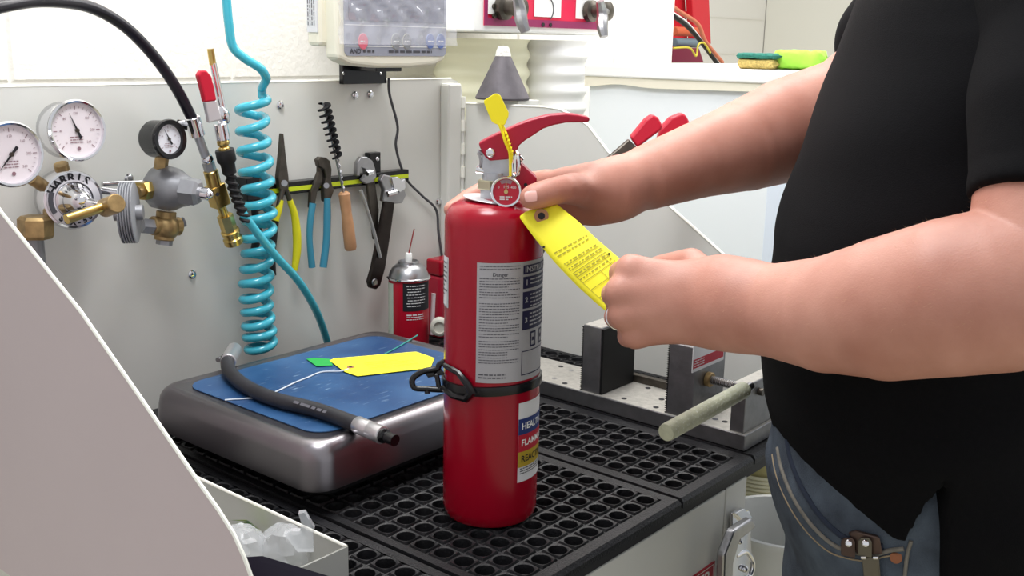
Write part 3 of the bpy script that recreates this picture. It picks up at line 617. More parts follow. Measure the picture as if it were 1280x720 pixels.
mk('gun_body', MB().lathe([(.004, -.014), (.009, -.008), (.010, 0), (.009, .008), (.005, .012)], G(278, 145, Yg), D, 18), CHROME, bg)
L4 = [G(x, y, Yg-.012) for x, y in ((248.5, 94), (252, 88), (259, 88), (264.5, 95), (268, 108), (271, 124), (271, 126), (257, 128), (254.5, 116))]
mk('red_lever', MB().prism(L4, (0, .010, 0)), REDG, bg, 0, .003)
mk('lever_base', MB().prism([G(x, y, Yg-.011) for x, y in ((256.5, 127), (271, 125), (278, 150), (262, 154))], (0, .008, 0)), mat('satin_silver', 'D2CFD2', .3, .6), bg, 0, .002)
mk('swivel_nut', MB().cyl(G(275, 154, Yg), G(279, 175, Yg), .0098, n=16, bev=.001), CHROME, bg)
mk('brass_adapter', MB().lathe([(.0065, 0), (.0085, .003), (.0085, .007), (.006, .010), (.008, .012), (.008, .016)], G(278, 174, Yg), G(281, 189, Yg)-G(278, 174, Yg), 16), BRASS, bg)
mk('rubber_cuff', MB().lathe([(.0128, 0), (.0132, .002), (.0132, .016), (.010, .020), (.0095, .034)], G(280.5, 187, Yg), G(287, 216, Yg)-G(280.5, 187, Yg), 24), BLACK, bg)
ctr = cr([G(286, 212, Yg), G(292, 236, Yg), G(299, 256, Yg-.003), G(308, 276, Yg-.006)], 24); m = MB()
mk('sleeve_core', MB().tube(ctr, .0062), BLACK, bg)
hx_ = []
for i, p in enumerate(ctr):
    t = i/len(ctr)*2*math.pi*8; hx_.append(p+(RH*math.cos(t)+FH*math.sin(t))*.0062+UP*.0)
mk('spring_sleeve', MB().tube(hx_, .0028, 8), BLACK, bg)
ch = thing('coiled_air_hose', 'turquoise coiled air hose hanging in a loose helix down the panel', 'air hose', G(325, 430, 1.28))
rads = sc(20.5, 1.27)
ys = [121, 147, 173, 199, 223, 245, 263, 284, 305, 323, 342, 361, 379, 396, 412, 426, 440]
H = [G(262, -900, 1.25), G(270, -400, 1.25), G(275, -150, 1.25), G(279, -40, 1.25), G(283, 0, 1.25), G(286, 30, 1.25), G(291, 58, 1.25), G(306, 73, 1.245), G(326, 86, 1.24), G(334, 100, 1.245)]
N_ = 22; pts = []
for i in range(len(ys)-1):
    for k in range(N_):
        t = k/N_; y = ys[i]+(ys[i+1]-ys[i])*t; xc = 318+(y-121)*.022 + 3*math.sin(y*.03); rs = rads*(1-.04*math.sin(i*1.7)); a_ = -2*math.pi*t+.3
        c = G(xc, y, 1.268); pts.append(c+Vector((1, 0, 0))*math.cos(a_)*rs+Vector((0, 1, 0))*math.sin(a_)*rs*.9+UP*rs*.10*math.sin(a_+1)*(1 if i % 2 else -.3))
mk('coil', MB().tube(cr(H, 8)[:-1]+[pts[0]+UP*.012]+pts, .0064, 12), TURQ, ch)
mk('tail', MB().tube(cr([G(303, 266, Yg-.006), G(316, 284, 1.232), G(343, 318, 1.235), G(372, 350, 1.25), G(391, 380, 1.27), G(402, 405, 1.29), G(410, 430, 1.31)]), .0062, 12), TURQ, ch)
# ================================================================ hand tools on the magnetic strip
ms = thing('magnetic_tool_strip', 'black magnetic tool strip with a lime yellow stripe across the panel', 'tool strip', G(410, 225, 1.32))
a, b = G(302, 243, 1.316), G(507, 215, 1.316)
zm = (a.z+b.z)/2; mk('strip_body', MB().bb((a.x, 1.308, zm-.0105), (b.x, 1.3275, zm+.0085)), BLACKG, ms, 0, .001)
for z in (zm,): mk('yellow_stripe', MB().bb((a.x+.002, 1.3068, zm-.0058), (b.x-.002, 1.3081, zm+.001)), mat('lime_stripe', 'C8D820', .4), ms, 0)
mk('end_block', MB().bb((a.x-.002, 1.300, zm-.012), (a.x+.022, 1.3278, zm+.022)), BLACKG, ms, 0, .001)
br_ = mk('hanger_bracket', MB().bb((G(465, 200, 1.31).x, 1.316, zm-.002), (G(479, 200, 1.31).x, 1.3278, G(472, 191, 1.31).z)), BLACKG, ms, 0, .001)
mk('bracket_screw', MB().ball(G(472, 199, 1.3155), .004, (0, 1, 0), .5, 12, 6), CHROME, br_)
Yt = 1.297
def poly(pts, Y=Yt, th=.006): return MB().prism([G(x, y, Y) for x, y in pts], (0, th, 0))
def T(pts, r, Y=Yt, k=6, n=10): return MB().tube(cr([G(x, y, Y) for x, y in pts], k), r, n)
def taper(n, *rs): return [float(np.interp(i/(n-1), np.linspace(0, 1, len(rs)), rs)) for i in range(n)]
pl = thing('needle_nose_pliers', 'long needle-nose pliers with yellow grips on the magnetic strip', 'pliers', G(355, 230, Yt))
mk('jaws', poly([(353.4, 167), (354.6, 167), (357.5, 195), (361, 222), (361, 236), (356, 241), (350, 236), (348, 222), (351, 195)], th=.009), DSTEEL, pl, 0, .001)
mk('pivot', MB().cyl(G(355.5, 229, Yt), G(355.5, 229, Yt-.003), .005, n=16), STEEL, pl)
mk('handle_shank', T([(358, 238), (362, 250), (366, 262)], .0042), DSTEEL, pl); mk('handle_shank', T([(353, 238), (350, 250), (347, 262)], .0042), DSTEEL, pl)
YG = mat('yellow_grip', 'D6CE1E', .4)
mk('grip', T([(362, 250), (368, 268), (371, 292), (371, 315), (368, 338)], taper(25, .0048, .006, .007, .0068, .005)), YG, pl)
mk('grip', T([(351, 250), (348, 262), (344, 276)], taper(13, .0048, .006, .006)), YG, pl)
bp = thing('black_grip_cutter', 'black handled cutters hanging behind the turquoise coil', 'cutters', G(342, 320, Yt))
mk('handle', T([(345, 272), (341, 295), (339, 320), (341, 344)], taper(19, .0055, .0072, .0072, .0055), 1.305), BLACK, bp)
mk('handle', T([(318, 262), (322, 290), (318, 312)], taper(13, .0055, .0072, .006), 1.308), BLACK, bp); mk('head', poly([(318, 215), (330, 215), (343, 262), (341, 276), (330, 262), (320, 266)], 1.305), DSTEEL, bp, 0, .001)
bp = thing('channel_pliers', 'slip-joint pliers with two long blue grips on the magnetic strip', 'pliers', G(404, 270, Yt))
mk('jaw', poly([(397, 200), (401, 196), (408, 197), (413, 201), (415, 212), (414, 226), (418, 238), (412, 254), (406, 252), (405, 236), (408, 222), (406, 212), (399, 208)], th=.010), DSTEEL, bp, 0, .0015)
mk('jaw', poly([(399, 205), (404, 216), (404, 228), (397, 240), (393, 262), (388, 260), (389, 240), (395, 226), (399, 215)], Yt+.005, .008), DSTEEL, bp, 0, .0015)
mk('pivot', MB().cyl(G(408, 232, Yt), G(408, 232, Yt-.003), .0045, n=14), STEEL, bp)
BG = mat('blue_grip', '3A86A0', .4)
mk('grip', T([(391, 254), (388, 275), (387, 300), (390, 334)], taper(19, .0055, .0055, .005, .0058), Yt+.003), BG, bp)
mk('grip', T([(409, 248), (409, 270), (408, 300), (404, 334)], taper(19, .0055, .0062, .006, .0062)), BG, bp)
tb_ = thing('tube_brush', 'black bottle brush on twisted wire with a pale wooden handle', 'brush', G(430, 240, Yt))
Yq = 1.285
mk('wire', MB().cyl(G(404, 128, Yq), G(430, 244, Yq), .0016, n=8), STEEL, tb_)
ax0, ax1 = G(404, 130, Yq), G(422, 198, Yq); dd = (ax1-ax0); u1, v1, a1 = frame(dd); m = MB(); n_t = 9
V = []; F = []; M_ = 26*n_t
for i in range(M_+1):
    t = i/M_; an = 2*math.pi*n_t*t; e = u1*math.cos(an)+v1*math.sin(an); c = ax0+dd*t; rr2 = .0115*(1-.25*t)
    V += [c-a1*.0022, c+a1*.0022, c+e*rr2+a1*.0012, c+e*rr2-a1*.0012]
    if i: b_ = 4*(i-1); F += [(b_, b_+3, b_+7, b_+4), (b_+1, b_+5, b_+6, b_+2), (b_+3, b_+2, b_+6, b_+7)]
mk('bristles', MB().add(V, F), mat('bristle_black', '0E0E14', .8, bump=1, bs=1500), tb_, 30)
tw = []
for i in range(60): t = i/59; p = G(422+8*t, 198+44*t, Yq); an = t*40; tw.append(p+u1*math.cos(an)*.0016+v1*math.sin(an)*.0016)
mk('twisted_wire', MB().tube(tw, .0012, 6), STEEL, tb_)
p, q_ = G(430, 240, Yq), G(438.5, 312, Yq)
mk('wooden_handle', MB().lathe([(.0065, 0), (.0095, .003), (.0088, .02), (.0085, .035), (.0098, .06), (.0100, (q_-p).length-.004), (.0085, (q_-p).length)], p, q_-p, 20), WOOD, tb_)
w1 = thing('adjustable_wrench', 'chrome adjustable wrench, left of the two by the bracket', 'wrench', G(463, 230, Yt))
mk('fixed_jaw', poly([(446, 213), (447, 203), (452, 196), (459, 196), (466, 201), (469, 210), (471, 220), (467, 228), (458, 230), (452, 226), (458, 219), (457, 211), (452, 210), (450, 220), (446, 220)], th=.009), STEEL, w1, 0, .0015)
mk('thumbscrew', MB().cyl(G(459, 217, Yt-.003), G(466, 215, Yt-.003), .004, n=12), CHROME, w1)
mk('wrench_handle', poly([(459, 227), (469, 226), (474, 262), (473, 295), (468, 300), (463, 262)], Yt+.003), DSTEEL, w1, 0, .0015)
tag(mk('hex_key', T([(451, 238), (459, 262), (468, 292), (475.5, 322)], .0030, Yt-.012), mat('satin_rod', 'B4B4B4', .35, .7)), 'slim silver rod hanging between the two wrenches', 'rod')
w2 = thing('large_adjustable_wrench', 'large dark adjustable wrench with long handle and end hole', 'wrench', G(487, 280, Yt))
Yw = 1.288
mk('wrench_handle', poly([(482, 250), (494, 252), (489, 290), (482, 335), (476, 357), (471, 362), (463, 360), (461, 352), (466, 335), (473, 300)], Yw, .008), mat('black_iron', '3A3431', .45, .8, var=.25, vs=50), w2, 0, .002)
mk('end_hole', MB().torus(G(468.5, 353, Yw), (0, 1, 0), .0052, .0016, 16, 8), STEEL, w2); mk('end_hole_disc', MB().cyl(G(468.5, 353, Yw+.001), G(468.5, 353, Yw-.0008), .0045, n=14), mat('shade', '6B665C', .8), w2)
mk('fixed_jaw', poly([(479, 252), (481, 238), (476, 226), (480, 218), (489, 220), (490, 232), (497, 240), (505, 234), (508, 244), (503, 254), (494, 255)], Yw, .010), STEEL, w2, 0, .0018)
mk('movable_jaw', poly([(489, 222), (498, 221), (503, 226), (507, 223), (507, 236), (500, 241), (492, 236)], Yw-.003, .010), CHROME, w2, 0, .0015)
mk('thumbscrew', MB().cyl(G(484, 243, Yw-.004), G(495, 240, Yw-.004), .0048, n=12), CHROME, w2)
# ================================================================ spray can, red tin, rod, roll behind the extinguisher
def PZ(px, py, d): return at(px, py, d=d)
c = at(511, 400, Y=1.245); cz = .90; rc_ = .0335*1.0
dc = (MW.transposed() @ (c-CAM)).z*-1; rc_ = 26*dc/FPX
ztop = at(511, 346, Y=1.245).z
sp = thing('spray_can', 'red and black aerosol can with white nozzle and red straw', 'spray can', (c.x, c.y, cz))
cx_, cy_ = c.x, c.y
mk('can_body', MB().lathe([(rc_*.93, .9005), (rc_*.96, .903), (rc_*.96, ztop)], (cx_, cy_, 0), UP, 48), mat('can_red', 'B5152C', .3), sp)
mk('can_rim', MB().torus((cx_, cy_, ztop), UP, rc_*.99, .0022, 48, 8), CHROME, sp)
mk('can_dome', MB().lathe([(rc_*.97, 0), (rc_*.93, .007), (rc_*.80, .016), (rc_*.58, .023), (rc_*.52, .0235), (rc_*.50, .0275), (rc_*.42, .0285), (rc_*.40, .0255), (rc_*.16, .0255), (.003, .027)], (cx_, cy_, ztop), UP, 48), mat('can_steel', 'AFAFB2', .28, .95), sp)
mk('nozzle', MB().lathe([(.0055, 0), (.0060, .005), (.0058, .0135), (.005, .015)], (cx_, cy_, ztop+.026), UP, 16), WHITE, sp)
nz = Vector((cx_, cy_, ztop+.039)); mk('straw', MB().cyl(nz, at(517.7, 286, Y=1.245), .0011, n=8), mat('straw_red', '8A2A2A', .4), sp)
an0 = math.atan2(CAM.y-cy_, CAM.x-cx_)
def wrap(cx, cy, R, z, off=.0004, s=1): return lambda a, b: Vector((cx+(R+off)*math.cos(s+a/R), cy+(R+off)*math.sin(s+a/R), z+b))
R2 = rc_*.96
H = ztop-.9
bl_ = mk('black_label', patch(wrap(cx_, cy_, R2, .9, .0004, an0), -rc_*.28, rc_*1.25, H*.62, H*.97, 16, 1), INK, sp)
m = MB(); f_ = wrap(cx_, cy_, R2, .9, .0008, an0)
for i in range(8): textlines(m, f_, -rc_*.1+(i % 3)*.001, rc_*.85, H*(.94-.036*i)-.001, H*(.94-.036*i), .01, .0014)
for i in range(3): textlines(m, f_, -rc_*.1, rc_*.75, H*(.58-.03*i)-.001, H*(.58-.03*i), .01, .0013 if i else .0022)
mk('can_print', m, PAPER, sp, 0); mk('barcode_strip', patch(f_, -rc_*1.35, -rc_*.80, .02, H*.95, 6, 1), mat('pale_strip', 'B9C4B4', .5), sp)
a, b = at(537, 326, Y=1.285), at(560, 326, Y=1.285); a.x += .012
rt = thing('red_tin', 'flat red can with a raised lid behind the extinguisher', 'can', ((a.x+b.x)/2, 1.285, .9))
tz = a.z; zl = at(540, 345, Y=1.285).z
mk('tin_body', MB().bb((a.x, 1.27, .9005), (b.x+.02, 1.305, zl)), mat('tin_red', 'A61C34', .35), rt, 0, .006); mk('tin_lid', MB().bb((a.x-.001, 1.268, zl), (b.x+.02, 1.3055, tz)), RED, rt, 0, .004)
tag(mk('silver_rod', MB().cyl(at(539.5, 418, Y=1.225), at(542, 367, Y=1.225), .0038), mat('pale_rod', 'C8BFC2', .35)), 'short pale rod standing between the spray can and extinguisher', 'rod')
q_ = at(550, 407, Y=1.20)
tag(mk('plastic_roll', MB().lathe([(.014, 0), (.016, .002), (.016, .012), (.014, .014), (.010, .0145), (.009, .011), (.003, .011)], q_, -FH, 32), mat('cap_white', 'C4C4B8', .5)), 'round off-white roll beside the extinguisher, behind the scale', 'roll')
# ================================================================ scale
zt = .983; sx0, sx1, sy0, sy1 = .706, 1.112, .859, 1.195
def rrect(x0, x1, y0, y1, r, z, n=8):
    P = []
    for cx_, cy_, a0 in ((x1-r, y1-r, 0), (x0+r, y1-r, 1), (x0+r, y0+r, 2), (x1-r, y0+r, 3)):
        P += [(cx_+r*math.cos((a0+i/n)*math.pi/2), cy_+r*math.sin((a0+i/n)*math.pi/2), z) for i in range(n+1)]
    return P
def loft(loops, capb=True, capt=True):
    n = len(loops[0]); V = [p for l in loops for p in l]; F = [(a*n+k, a*n+(k+1) % n, (a+1)*n+(k+1) % n, (a+1)*n+k) for a in range(len(loops)-1) for k in range(n)]
    if capb: F.append(tuple(range(n))[::-1])
    if capt: F.append(tuple((len(loops)-1)*n+k for k in range(n)))
    return MB().add(V, F)
sk = thing('platform_scale', 'bench scale with brushed steel skirt and worn blue top', 'scale', ((sx0+sx1)/2, (sy0+sy1)/2, .9))
L = []
for ins, z in ((.0, .929), (.0, .931), (.001, .940), (.003, .962), (.0045, .971), (.008, .978), (.013, .9825), (.018, .9838), (.023, .9828), (.025, .9820)):
    L.append(rrect(sx0+ins, sx1-ins, sy0+ins, sy1-ins, max(.030-ins*.3, .018), z))
SKM = mat('scale_skirt_steel', '8E8A8E', .31, 1, var=.06, vs=8, bump=.05, bs=30)
mk('steel_skirt', loft(L, False, True), SKM, sk, 40)
# worn blue film
BLU = mat('worn_blue_film', '2F5F9C', .35)
nt = BLU.node_tree; N = nt.nodes; Lk = nt.links; b = N['Principled BSDF']
tc = N['Texture Coordinate']; mp = N.new('ShaderNodeMapping'); mp.inputs['Scale'].default_value = (1, 5, 1); mp.inputs['Rotation'].default_value = (0, 0, .5); Lk.new(tc.outputs['Object'], mp.inputs['Vector'])
n1 = N.new('ShaderNodeTexNoise'); n1.inputs['Scale'].default_value = 9; n1.inputs['Detail'].default_value = 8; Lk.new(tc.outputs['Object'], n1.inputs['Vector'])
n2 = N.new('ShaderNodeTexNoise'); n2.inputs['Scale'].default_value = 45; n2.inputs['Detail'].default_value = 5; Lk.new(mp.outputs['Vector'], n2.inputs['Vector'])
r1 = N.new('ShaderNodeValToRGB'); r1.color_ramp.elements[0].color = lin('1B3C66'); r1.color_ramp.elements[1].color = lin('345C86'); r1.color_ramp.elements[0].position = .35; r1.color_ramp.elements[1].position = .7
r2 = N.new('ShaderNodeValToRGB'); r2.color_ramp.elements[0].position = .64; r2.color_ramp.elements[1].position = .80
mx = N.new('ShaderNodeMix'); mx.data_type = 'RGBA'; mx.inputs[7].default_value = lin('8AA4BE'); Lk.new(n1.outputs['Fac'], r1.inputs['Fac']); Lk.new(n2.outputs['Fac'], r2.inputs['Fac'])
Lk.new(r2.outputs['Color'], mx.inputs[0]); Lk.new(r1.outputs['Color'], mx.inputs[6]); Lk.new(mx.outputs[2], b.inputs['Base Color'])
mk('blue_top', loft([rrect(sx0+.034, sx1-.034, sy0+.033, sy1-.033, .030, .9825), rrect(sx0+.034, sx1-.034, sy0+.033, sy1-.033, .030, .9836)], False), BLU, sk, 0)
mk('base_frame', loft([rrect(sx0+.03, sx1-.03, sy0+.03, sy1-.03, .03, .908), rrect(sx0+.03, sx1-.03, sy0+.03, sy1-.03, .03, .955)]), mat('base_black', '121214', .6), sk, 30)
for x in (sx0+.07, sx1-.07):
    for y in (sy0+.07, sy1-.07): mk('foot', MB().cyl((x, y, .900), (x, y, .912), .018, n=24, bev=.002), BLACK, sk)
zs = .9838
# short hose on the scale
ho = thing('short_black_hose', 'short black discharge hose with crimped silver ends lying across the scale', 'hose', at(380, 500, Z=zs))
def S(px, py, z): return at(px, py, Z=z)
hr = .0092
pp = [S(284, 449, zs+hr+.006), S(287, 464, zs+hr+.002), S(306, 482, zs+hr), S(343, 499, zs+hr), S(397, 513, zs+hr), S(447, 531, zs+hr)]
mk('hose', MB().tube(cr(pp), hr, 16), mat('hose_rubber', '25252A', .5, var=.25, vs=40), ho)
e0, e1, e2 = S(447, 531, zs+hr), S(478, 544, zs+hr-.001), S(497, 550, zs+hr-.002)
dd = (e1-e0).normalized()
mk('crimp_collar', MB().lathe([(.0088, -.002), (.0102, 0), (.0102, (e1-e0).length*.45), (.0096, (e1-e0).length*.5), (.0104, (e1-e0).length*.55), (.0104, (e1-e0).length), (.0085, (e1-e0).length+.001)], e0, dd, 24), mat('bright_alu', 'D5D3D5', .3, .85), ho)
mk('black_nozzle', MB().lathe([(.0088, 0), (.0085, .004), (.006, .006), (.0068, .009), (.0068, (e2-e1).length)], e1, dd, 16), BLACKG, ho)
s0_, s1_ = S(285, 452, zs+hr+.006), S(293, 437, zs+hr+.004)
mk('crimp_collar', MB().cyl(s0_, s1_, .0104, bev=.001), MATS['bright_alu'], ho); mk('threaded_tip', MB().cyl(S(277, 448, zs+hr), S(272, 450, zs+hr), .0035), STEEL, ho)
mm = MB(); f_ = lambda a, b: None
a, b = S(355, 494, zs+2*hr+.0002), S(440, 521, zs+2*hr+.0002); u = (b-a).normalized(); v = UP.cross(u)
nn = (CAM-(a+b)/2).normalized(); c0 = (a+b)/2-UP*hr
def onhose(aa, bb):
    t = (aa/(b-a).length)+.5; base = a+(b-a)*t-UP*(hr+.0002); s_ = u.cross(v)
    an = bb/hr-.5; return base+v*(math.sin(an)*(hr+.0006))*1.0+UP*(math.cos(an)*(hr+.0006))
textlines(mm, onhose, -.035, .045, -.003, .001, .008, .0035); mk('hose_print', mm, mat('faded_print', '54535A', .7), ho, 0)
# yellow tag on the scale
def cardtag(name, corners, thick, nrm, hole, label, eye=.0052):
    t = thing(name, label, 'tag', hole); return t
cs = [S(x, y, zs+.0012) for x, y in ((412, 451), (417, 448.5), (520, 440), (543, 448), (538, 460), (447, 470.5), (431, 465))]
ty = thing('lying_yellow_tag', 'yellow card tag with punched eyelet lying on the blue scale top', 'tag', S(480, 455, zs+.001))
mk('card', MB().prism(cs, (0, 0, .0006)), YELT, ty, 0)
ey = S(438, 459, zs+.0020)
def eyelet(par, c, n, r=.0052):
    n = Vector(n).normalized(); mk('eyelet', MB().lathe([(r*.5, .0001), (r, .0001), (r, .0005), (r*.5, .0006)], c, n, 24, caps=False), mat('eyelet_brown', 'A87850', .5), par, 30); mk('punched_hole', MB().cyl(c, c+n*.0003, r*.5, n=18), INK, par, 0)
eyelet(ty, ey, UP)
u = (S(530, 450, zs)-S(438, 459, zs)).normalized(); v = UP.cross(u); f_ = planar(S(490, 455, zs+.0021), u, v); m = MB()
for k in range(4): textlines(m, f_, -.035, .035, .018-.008*k-.001, .018-.008*k, .02, .0012)
for k in range(3): patch(f_, -.035, .037, -.016+k*.004, -.0157+k*.004, mb=m)
mk('card_print', m, INKY, ty, 0)
tag(mk('green_plastic_tab', MB().prism([S(383, 449, zs+.001), S(392, 447.5, zs+.001), S(413, 449, zs+.001), S(416, 457, zs+.001), S(396, 458, zs+.001)], (0, 0, .0005)), mat('tab_green', '27A048', .45), smooth=0), 'small green plastic tab under the corner of the yellow tag', 'tab')
tag(mk('white_string', MB().tube(cr([S(436, 461, zs+.0026), S(425, 464, zs+.0022), S(402, 465, zs+.001), S(384, 472, zs+.001), S(369, 478, zs+.001), S(330, 495, zs+.001), S(281, 500, zs+.001)]), .0010, 6), mat('string_white', 'C8D0D8', .7)), 'thin white string trailing from the lying yellow tag', 'string')
tag(mk('green_strap', MB().tube(cr([S(478, 444, zs+.001), S(497, 434, zs+.001), S(522, 419, zs+.001)]), .0010, 6), mat('strap_green', '2F8C84', .5)), 'thin green plastic strap behind the lying yellow tag', 'strap')
# ================================================================ tray with bags, dark bar
tx1 = .617; tx0 = .520; ty0 = .705; ty1 = 1.10; tz = .955; tb0 = .9002
tr = thing('open_tray', 'open off-white metal tray beside the left wing, holding plastic bags', 'tray', ((tx0+tx1)/2, .8, .9))
th = .0018
m = MB(); m.bb((tx0, ty0, tb0), (tx1, ty0+th, tz)).bb((tx0, ty1-th, tb0), (tx1, ty1, tz)).bb((tx0, ty0+th, tb0), (tx0+th, ty1-th, tz)).bb((tx1-th, ty0+th, tb0), (tx1, ty1-th, tz)).bb((tx0, ty0, tb0), (tx1, ty1, tb0+.001))
mk('tray_body', m, mat('shaded_tray_paint', 'B2B3AE', .45), tr, 0)  # greyer than the panel: the tray's shade is put into its colour
mk('rim', MB().tube([(tx0, ty0+.001, tz), (tx1-.001, ty0+.001, tz), (tx1-.001, ty1, tz), (tx0, ty1, tz)], .0016, 6, True), EDGE, tr)
def crumple(c, r, n, seed, sq=(1, 1, 1), amp=.35):
    rr2 = np.random.RandomState(seed); V = []; F = []; N1, N2 = 22, 14; K = rr2.randn(9, 3)*6; ph = rr2.rand(9)*6
    for j in range(N2+1):
        for i in range(N1):
            a = 2*math.pi*i/N1; b = math.pi*j/N2; d = np.array([math.sin(b)*math.cos(a), math.sin(b)*math.sin(a), math.cos(b)])
            s_ = 1+amp*.35*sum(abs(math.sin(K[q] @ d*.8+ph[q]))-.6 for q in range(9))/3
            V.append((c[0]+d[0]*r*s_*sq[0], c[1]+d[1]*r*s_*sq[1], c[2]+d[2]*r*s_*sq[2]))
    for j in range(N2):
        for i in range(N1): F.append((j*N1+i, j*N1+(i+1) % N1, (j+1)*N1+(i+1) % N1, (j+1)*N1+i))
    return MB().add(V, F)
BAG = mat('clear_bag', 'E6EAEE', .15, alpha=.32, spec=.8)
c1 = at(330, 668, Z=.935); c2 = at(362, 668, Z=.94)
tag(mk('plastic_bag', crumple((min(c1.x, tx1-.04), c1.y, .930), .024, 0, 3, (1, 1.2, .95)), BAG, smooth=25), 'crumpled clear plastic bag, rounder one at the left in the open tray', 'plastic bag')
m = crumple((c2.x-.010, c2.y-.006, .930), .026, 0, 9, (.95, 1.1, 1.0))
t0 = at(374, 668, Z=.955); a_, b_ = at(377, 641, d=.80), at(392, 660, d=.80)
base = at(375, 668, d=.80); dpt = .80
pts2 = [at(x, y, d=.792+.006*(i % 2)) for i, (x, y) in enumerate(((373, 642), (381, 641), (386, 650), (393, 661), (391, 668), (392, 690), (372, 690), (355, 668), (364, 664), (375, 664), (377, 655)))]
bg2 = mk('plastic_bag', m, BAG, smooth=25); mk('twisted_end', MB().prism(pts2, Vector((.004, .004, 0))), BAG, bg2, 25)
tag(bg2, 'clear plastic bag with its twisted end sticking up over the tray rim', 'plastic bag')
g0 = at(296, 658, Z=.93)
m = MB()
for k in range(5): 
    p = at(288+4*k, 650+3*k, Z=.948-.003*k); m.add([p, p+Vector((.006, -.018, .004)), p+Vector((.016, -.012, -.004)), p+Vector((.010, .006, -.006))], [(0,1,2,3)])
tag(mk('green_wrapper', m, mat('wrapper_green', '4E8C48', .5, col2='C9D08A', vs=90), smooth=0), 'crinkled green and tan wrapper inside the tray by the wing edge', 'wrapper')
a = at(309, 697, X=.472); b = at(402, 725, d=-((MW.transposed() @ (a-CAM)).z)+.015); e = (b-a); a = a-e*.06; b = b+e*.5
tag(mk('padded_bar', MB().prism([a, b, b-UP*.028, a-UP*.028], (.012, -.010, 0)), mat('bar_purple_black', '1C1830', .5), smooth=0, bevel=.002), 'dark purple-black bar passing low in front of the tray', 'bar')
# ================================================================ vise
vs = thing('drill_press_vise', 'machined steel bench vise with drilled base plate and serrated jaws', 'vise', (1.27, .8, .9))
Z0, Z1 = .9005, .9225
MS = mat('machined_steel', '828284', .42, .85, var=.15, vs=40, bump=.15, bs=200); MT = mat('milled_top', 'AEABA4', .5, .5, var=.12, vs=120, bump=.3, bs=260)
DK = mat('jaw_black', '141415', .55, .3)
bp_ = mk('base_plate', MB().bb((1.222, .602, Z0), (1.320, 1.035, Z1)), MS, vs, 0, .0012)
mk('plate_top', MB().bb((1.2232, .6035, Z1-.001), (1.3188, 1.0335, Z1+.0004)), MT, bp_, 0)
mk('guide_rail', MB().bb((1.314, .62, Z1), (1.324, .86, Z1+.012)), DSTEEL, vs, 0, .001)
for i, (px, py) in enumerate(((701, 458), (714, 463), (693, 473), (706, 479), (810, 485), (780, 498), (827, 499), (820, 509), (760, 483), (906, 527), (894, 524))):
    p = at(px, py, Z=Z1+.0006)
    if not (1.228 < p.x < 1.316): continue
    mk('drilled_hole', MB().cyl(p-UP*.0003, p+UP*.0002, .0042, n=20), INK if i not in (1, 2, 10) else CHROME, bp_, 0)
jx0, jx1 = 1.226, 1.312
def jaw(name, ya, yb, ztop, teeth_y):
    o = mk(name, MB().bb((jx0, ya, Z1), (jx1, yb, ztop)), MS, vs, 0, .0012)
    m = MB(); n = int((ztop-Z1)/.0032)
    for i in range(n):
        z = Z1+.0016+i*.0032; m.prism([(jx0, teeth_y, z-.0015), (jx0, teeth_y+.0034, z), (jx0, teeth_y, z+.0015)], (jx1-jx0, 0, 0))
    mk('serrated_plate', m, DK, o, 0); return o
f1 = jaw('fixed_jaw', .842, .874, 1.024, .874); mk('jaw_face_pad', MB().bb((jx0-.001+.002, .8385, Z1+.001), (jx1, .842, 1.0225)), DK, f1, 0, .0006); mk('jaw_top', MB().bb((jx0+.001, .843, 1.0235), (jx1-.001, .873, 1.0245)), MT, f1, 0)
f2 = jaw('moving_jaw', .686, .727, 1.026, .727)
lbx, lby = at(864, 432, Y=.6855), at(903, 467, Y=.6855)
ll = at(866, 447, Y=.6855); lz1, lz0 = ll.z+.016, ll.z-.022
lab_ = mk('jaw_label', MB().bb((ll.x, .6852, lz0), (lby.x, .6862, lz1)), PAPER, f2, 0)
mk('red_field', MB().bb((ll.x+.002, .6849, lz0+.005), (lby.x-.002, .6853, lz0+.018)), REDI, lab_, 0); m = MB(); f_ = planar((ll.x+.018, .6847, lz0+.011), (1, 0, 0), (0, 0, 1)); textlines(m, f_, -.013, .013, -.005, .005, .0035, .0014); textlines(m, f_, -.014, .0, .009, .024, .004, .002); mk('label_print', m, PAPER, lab_, 0)
eb = mk('end_block', MB().bb((1.226, .607, Z1), (1.318, .628, .990)), MS, vs, 0, .001); mk('block_top', MB().bb((1.227, .608, .9895), (1.317, .627, .9905)), MT, eb, 0)
syy, sz = 1.262, at(890, 475, X=1.262).z
scr = mk('lead_screw', MB().cyl((syy, .69, sz), (syy, .60, sz), .0052), DSTEEL, vs); m = MB(); pts = []
for i in range(26*8):
    t = i/8*2*math.pi/1; t = i*2*math.pi/8; pts.append((syy+.0055*math.cos(t), .688-i*.0029/8, sz+.0055*math.sin(t)))
mk('screw_thread', MB().tube(pts, .0009, 5), STEEL, scr); mk('collar', MB().cyl((syy, .686, sz), (syy, .678, sz), .0105, bev=.001), BRASSD, scr)
h0, h1 = at(832, 541, d=1.06), at(930, 487, d=1.175)
hb = mk('handle_bar', MB().cyl(h0+(h1-h0)*.05, h1+(h1-h0)*.1, .0045), STEEL, vs)
HT = mat('reinforced_tube', 'C9CBB0', .35, var=.1, vs=90, trans=.25, bump=.4, bs=400)
hw = mk('handle_sleeve', MB().lathe([(.0045, 0), (.0088, .0005), (.0094, .003), (.0094, (h1-h0).length*.98), (.0088, (h1-h0).length)], h0, h1-h0, 24), HT, vs)
u1, v1, a1 = frame(h1-h0); m = MB(); Ln = (h1-h0).length
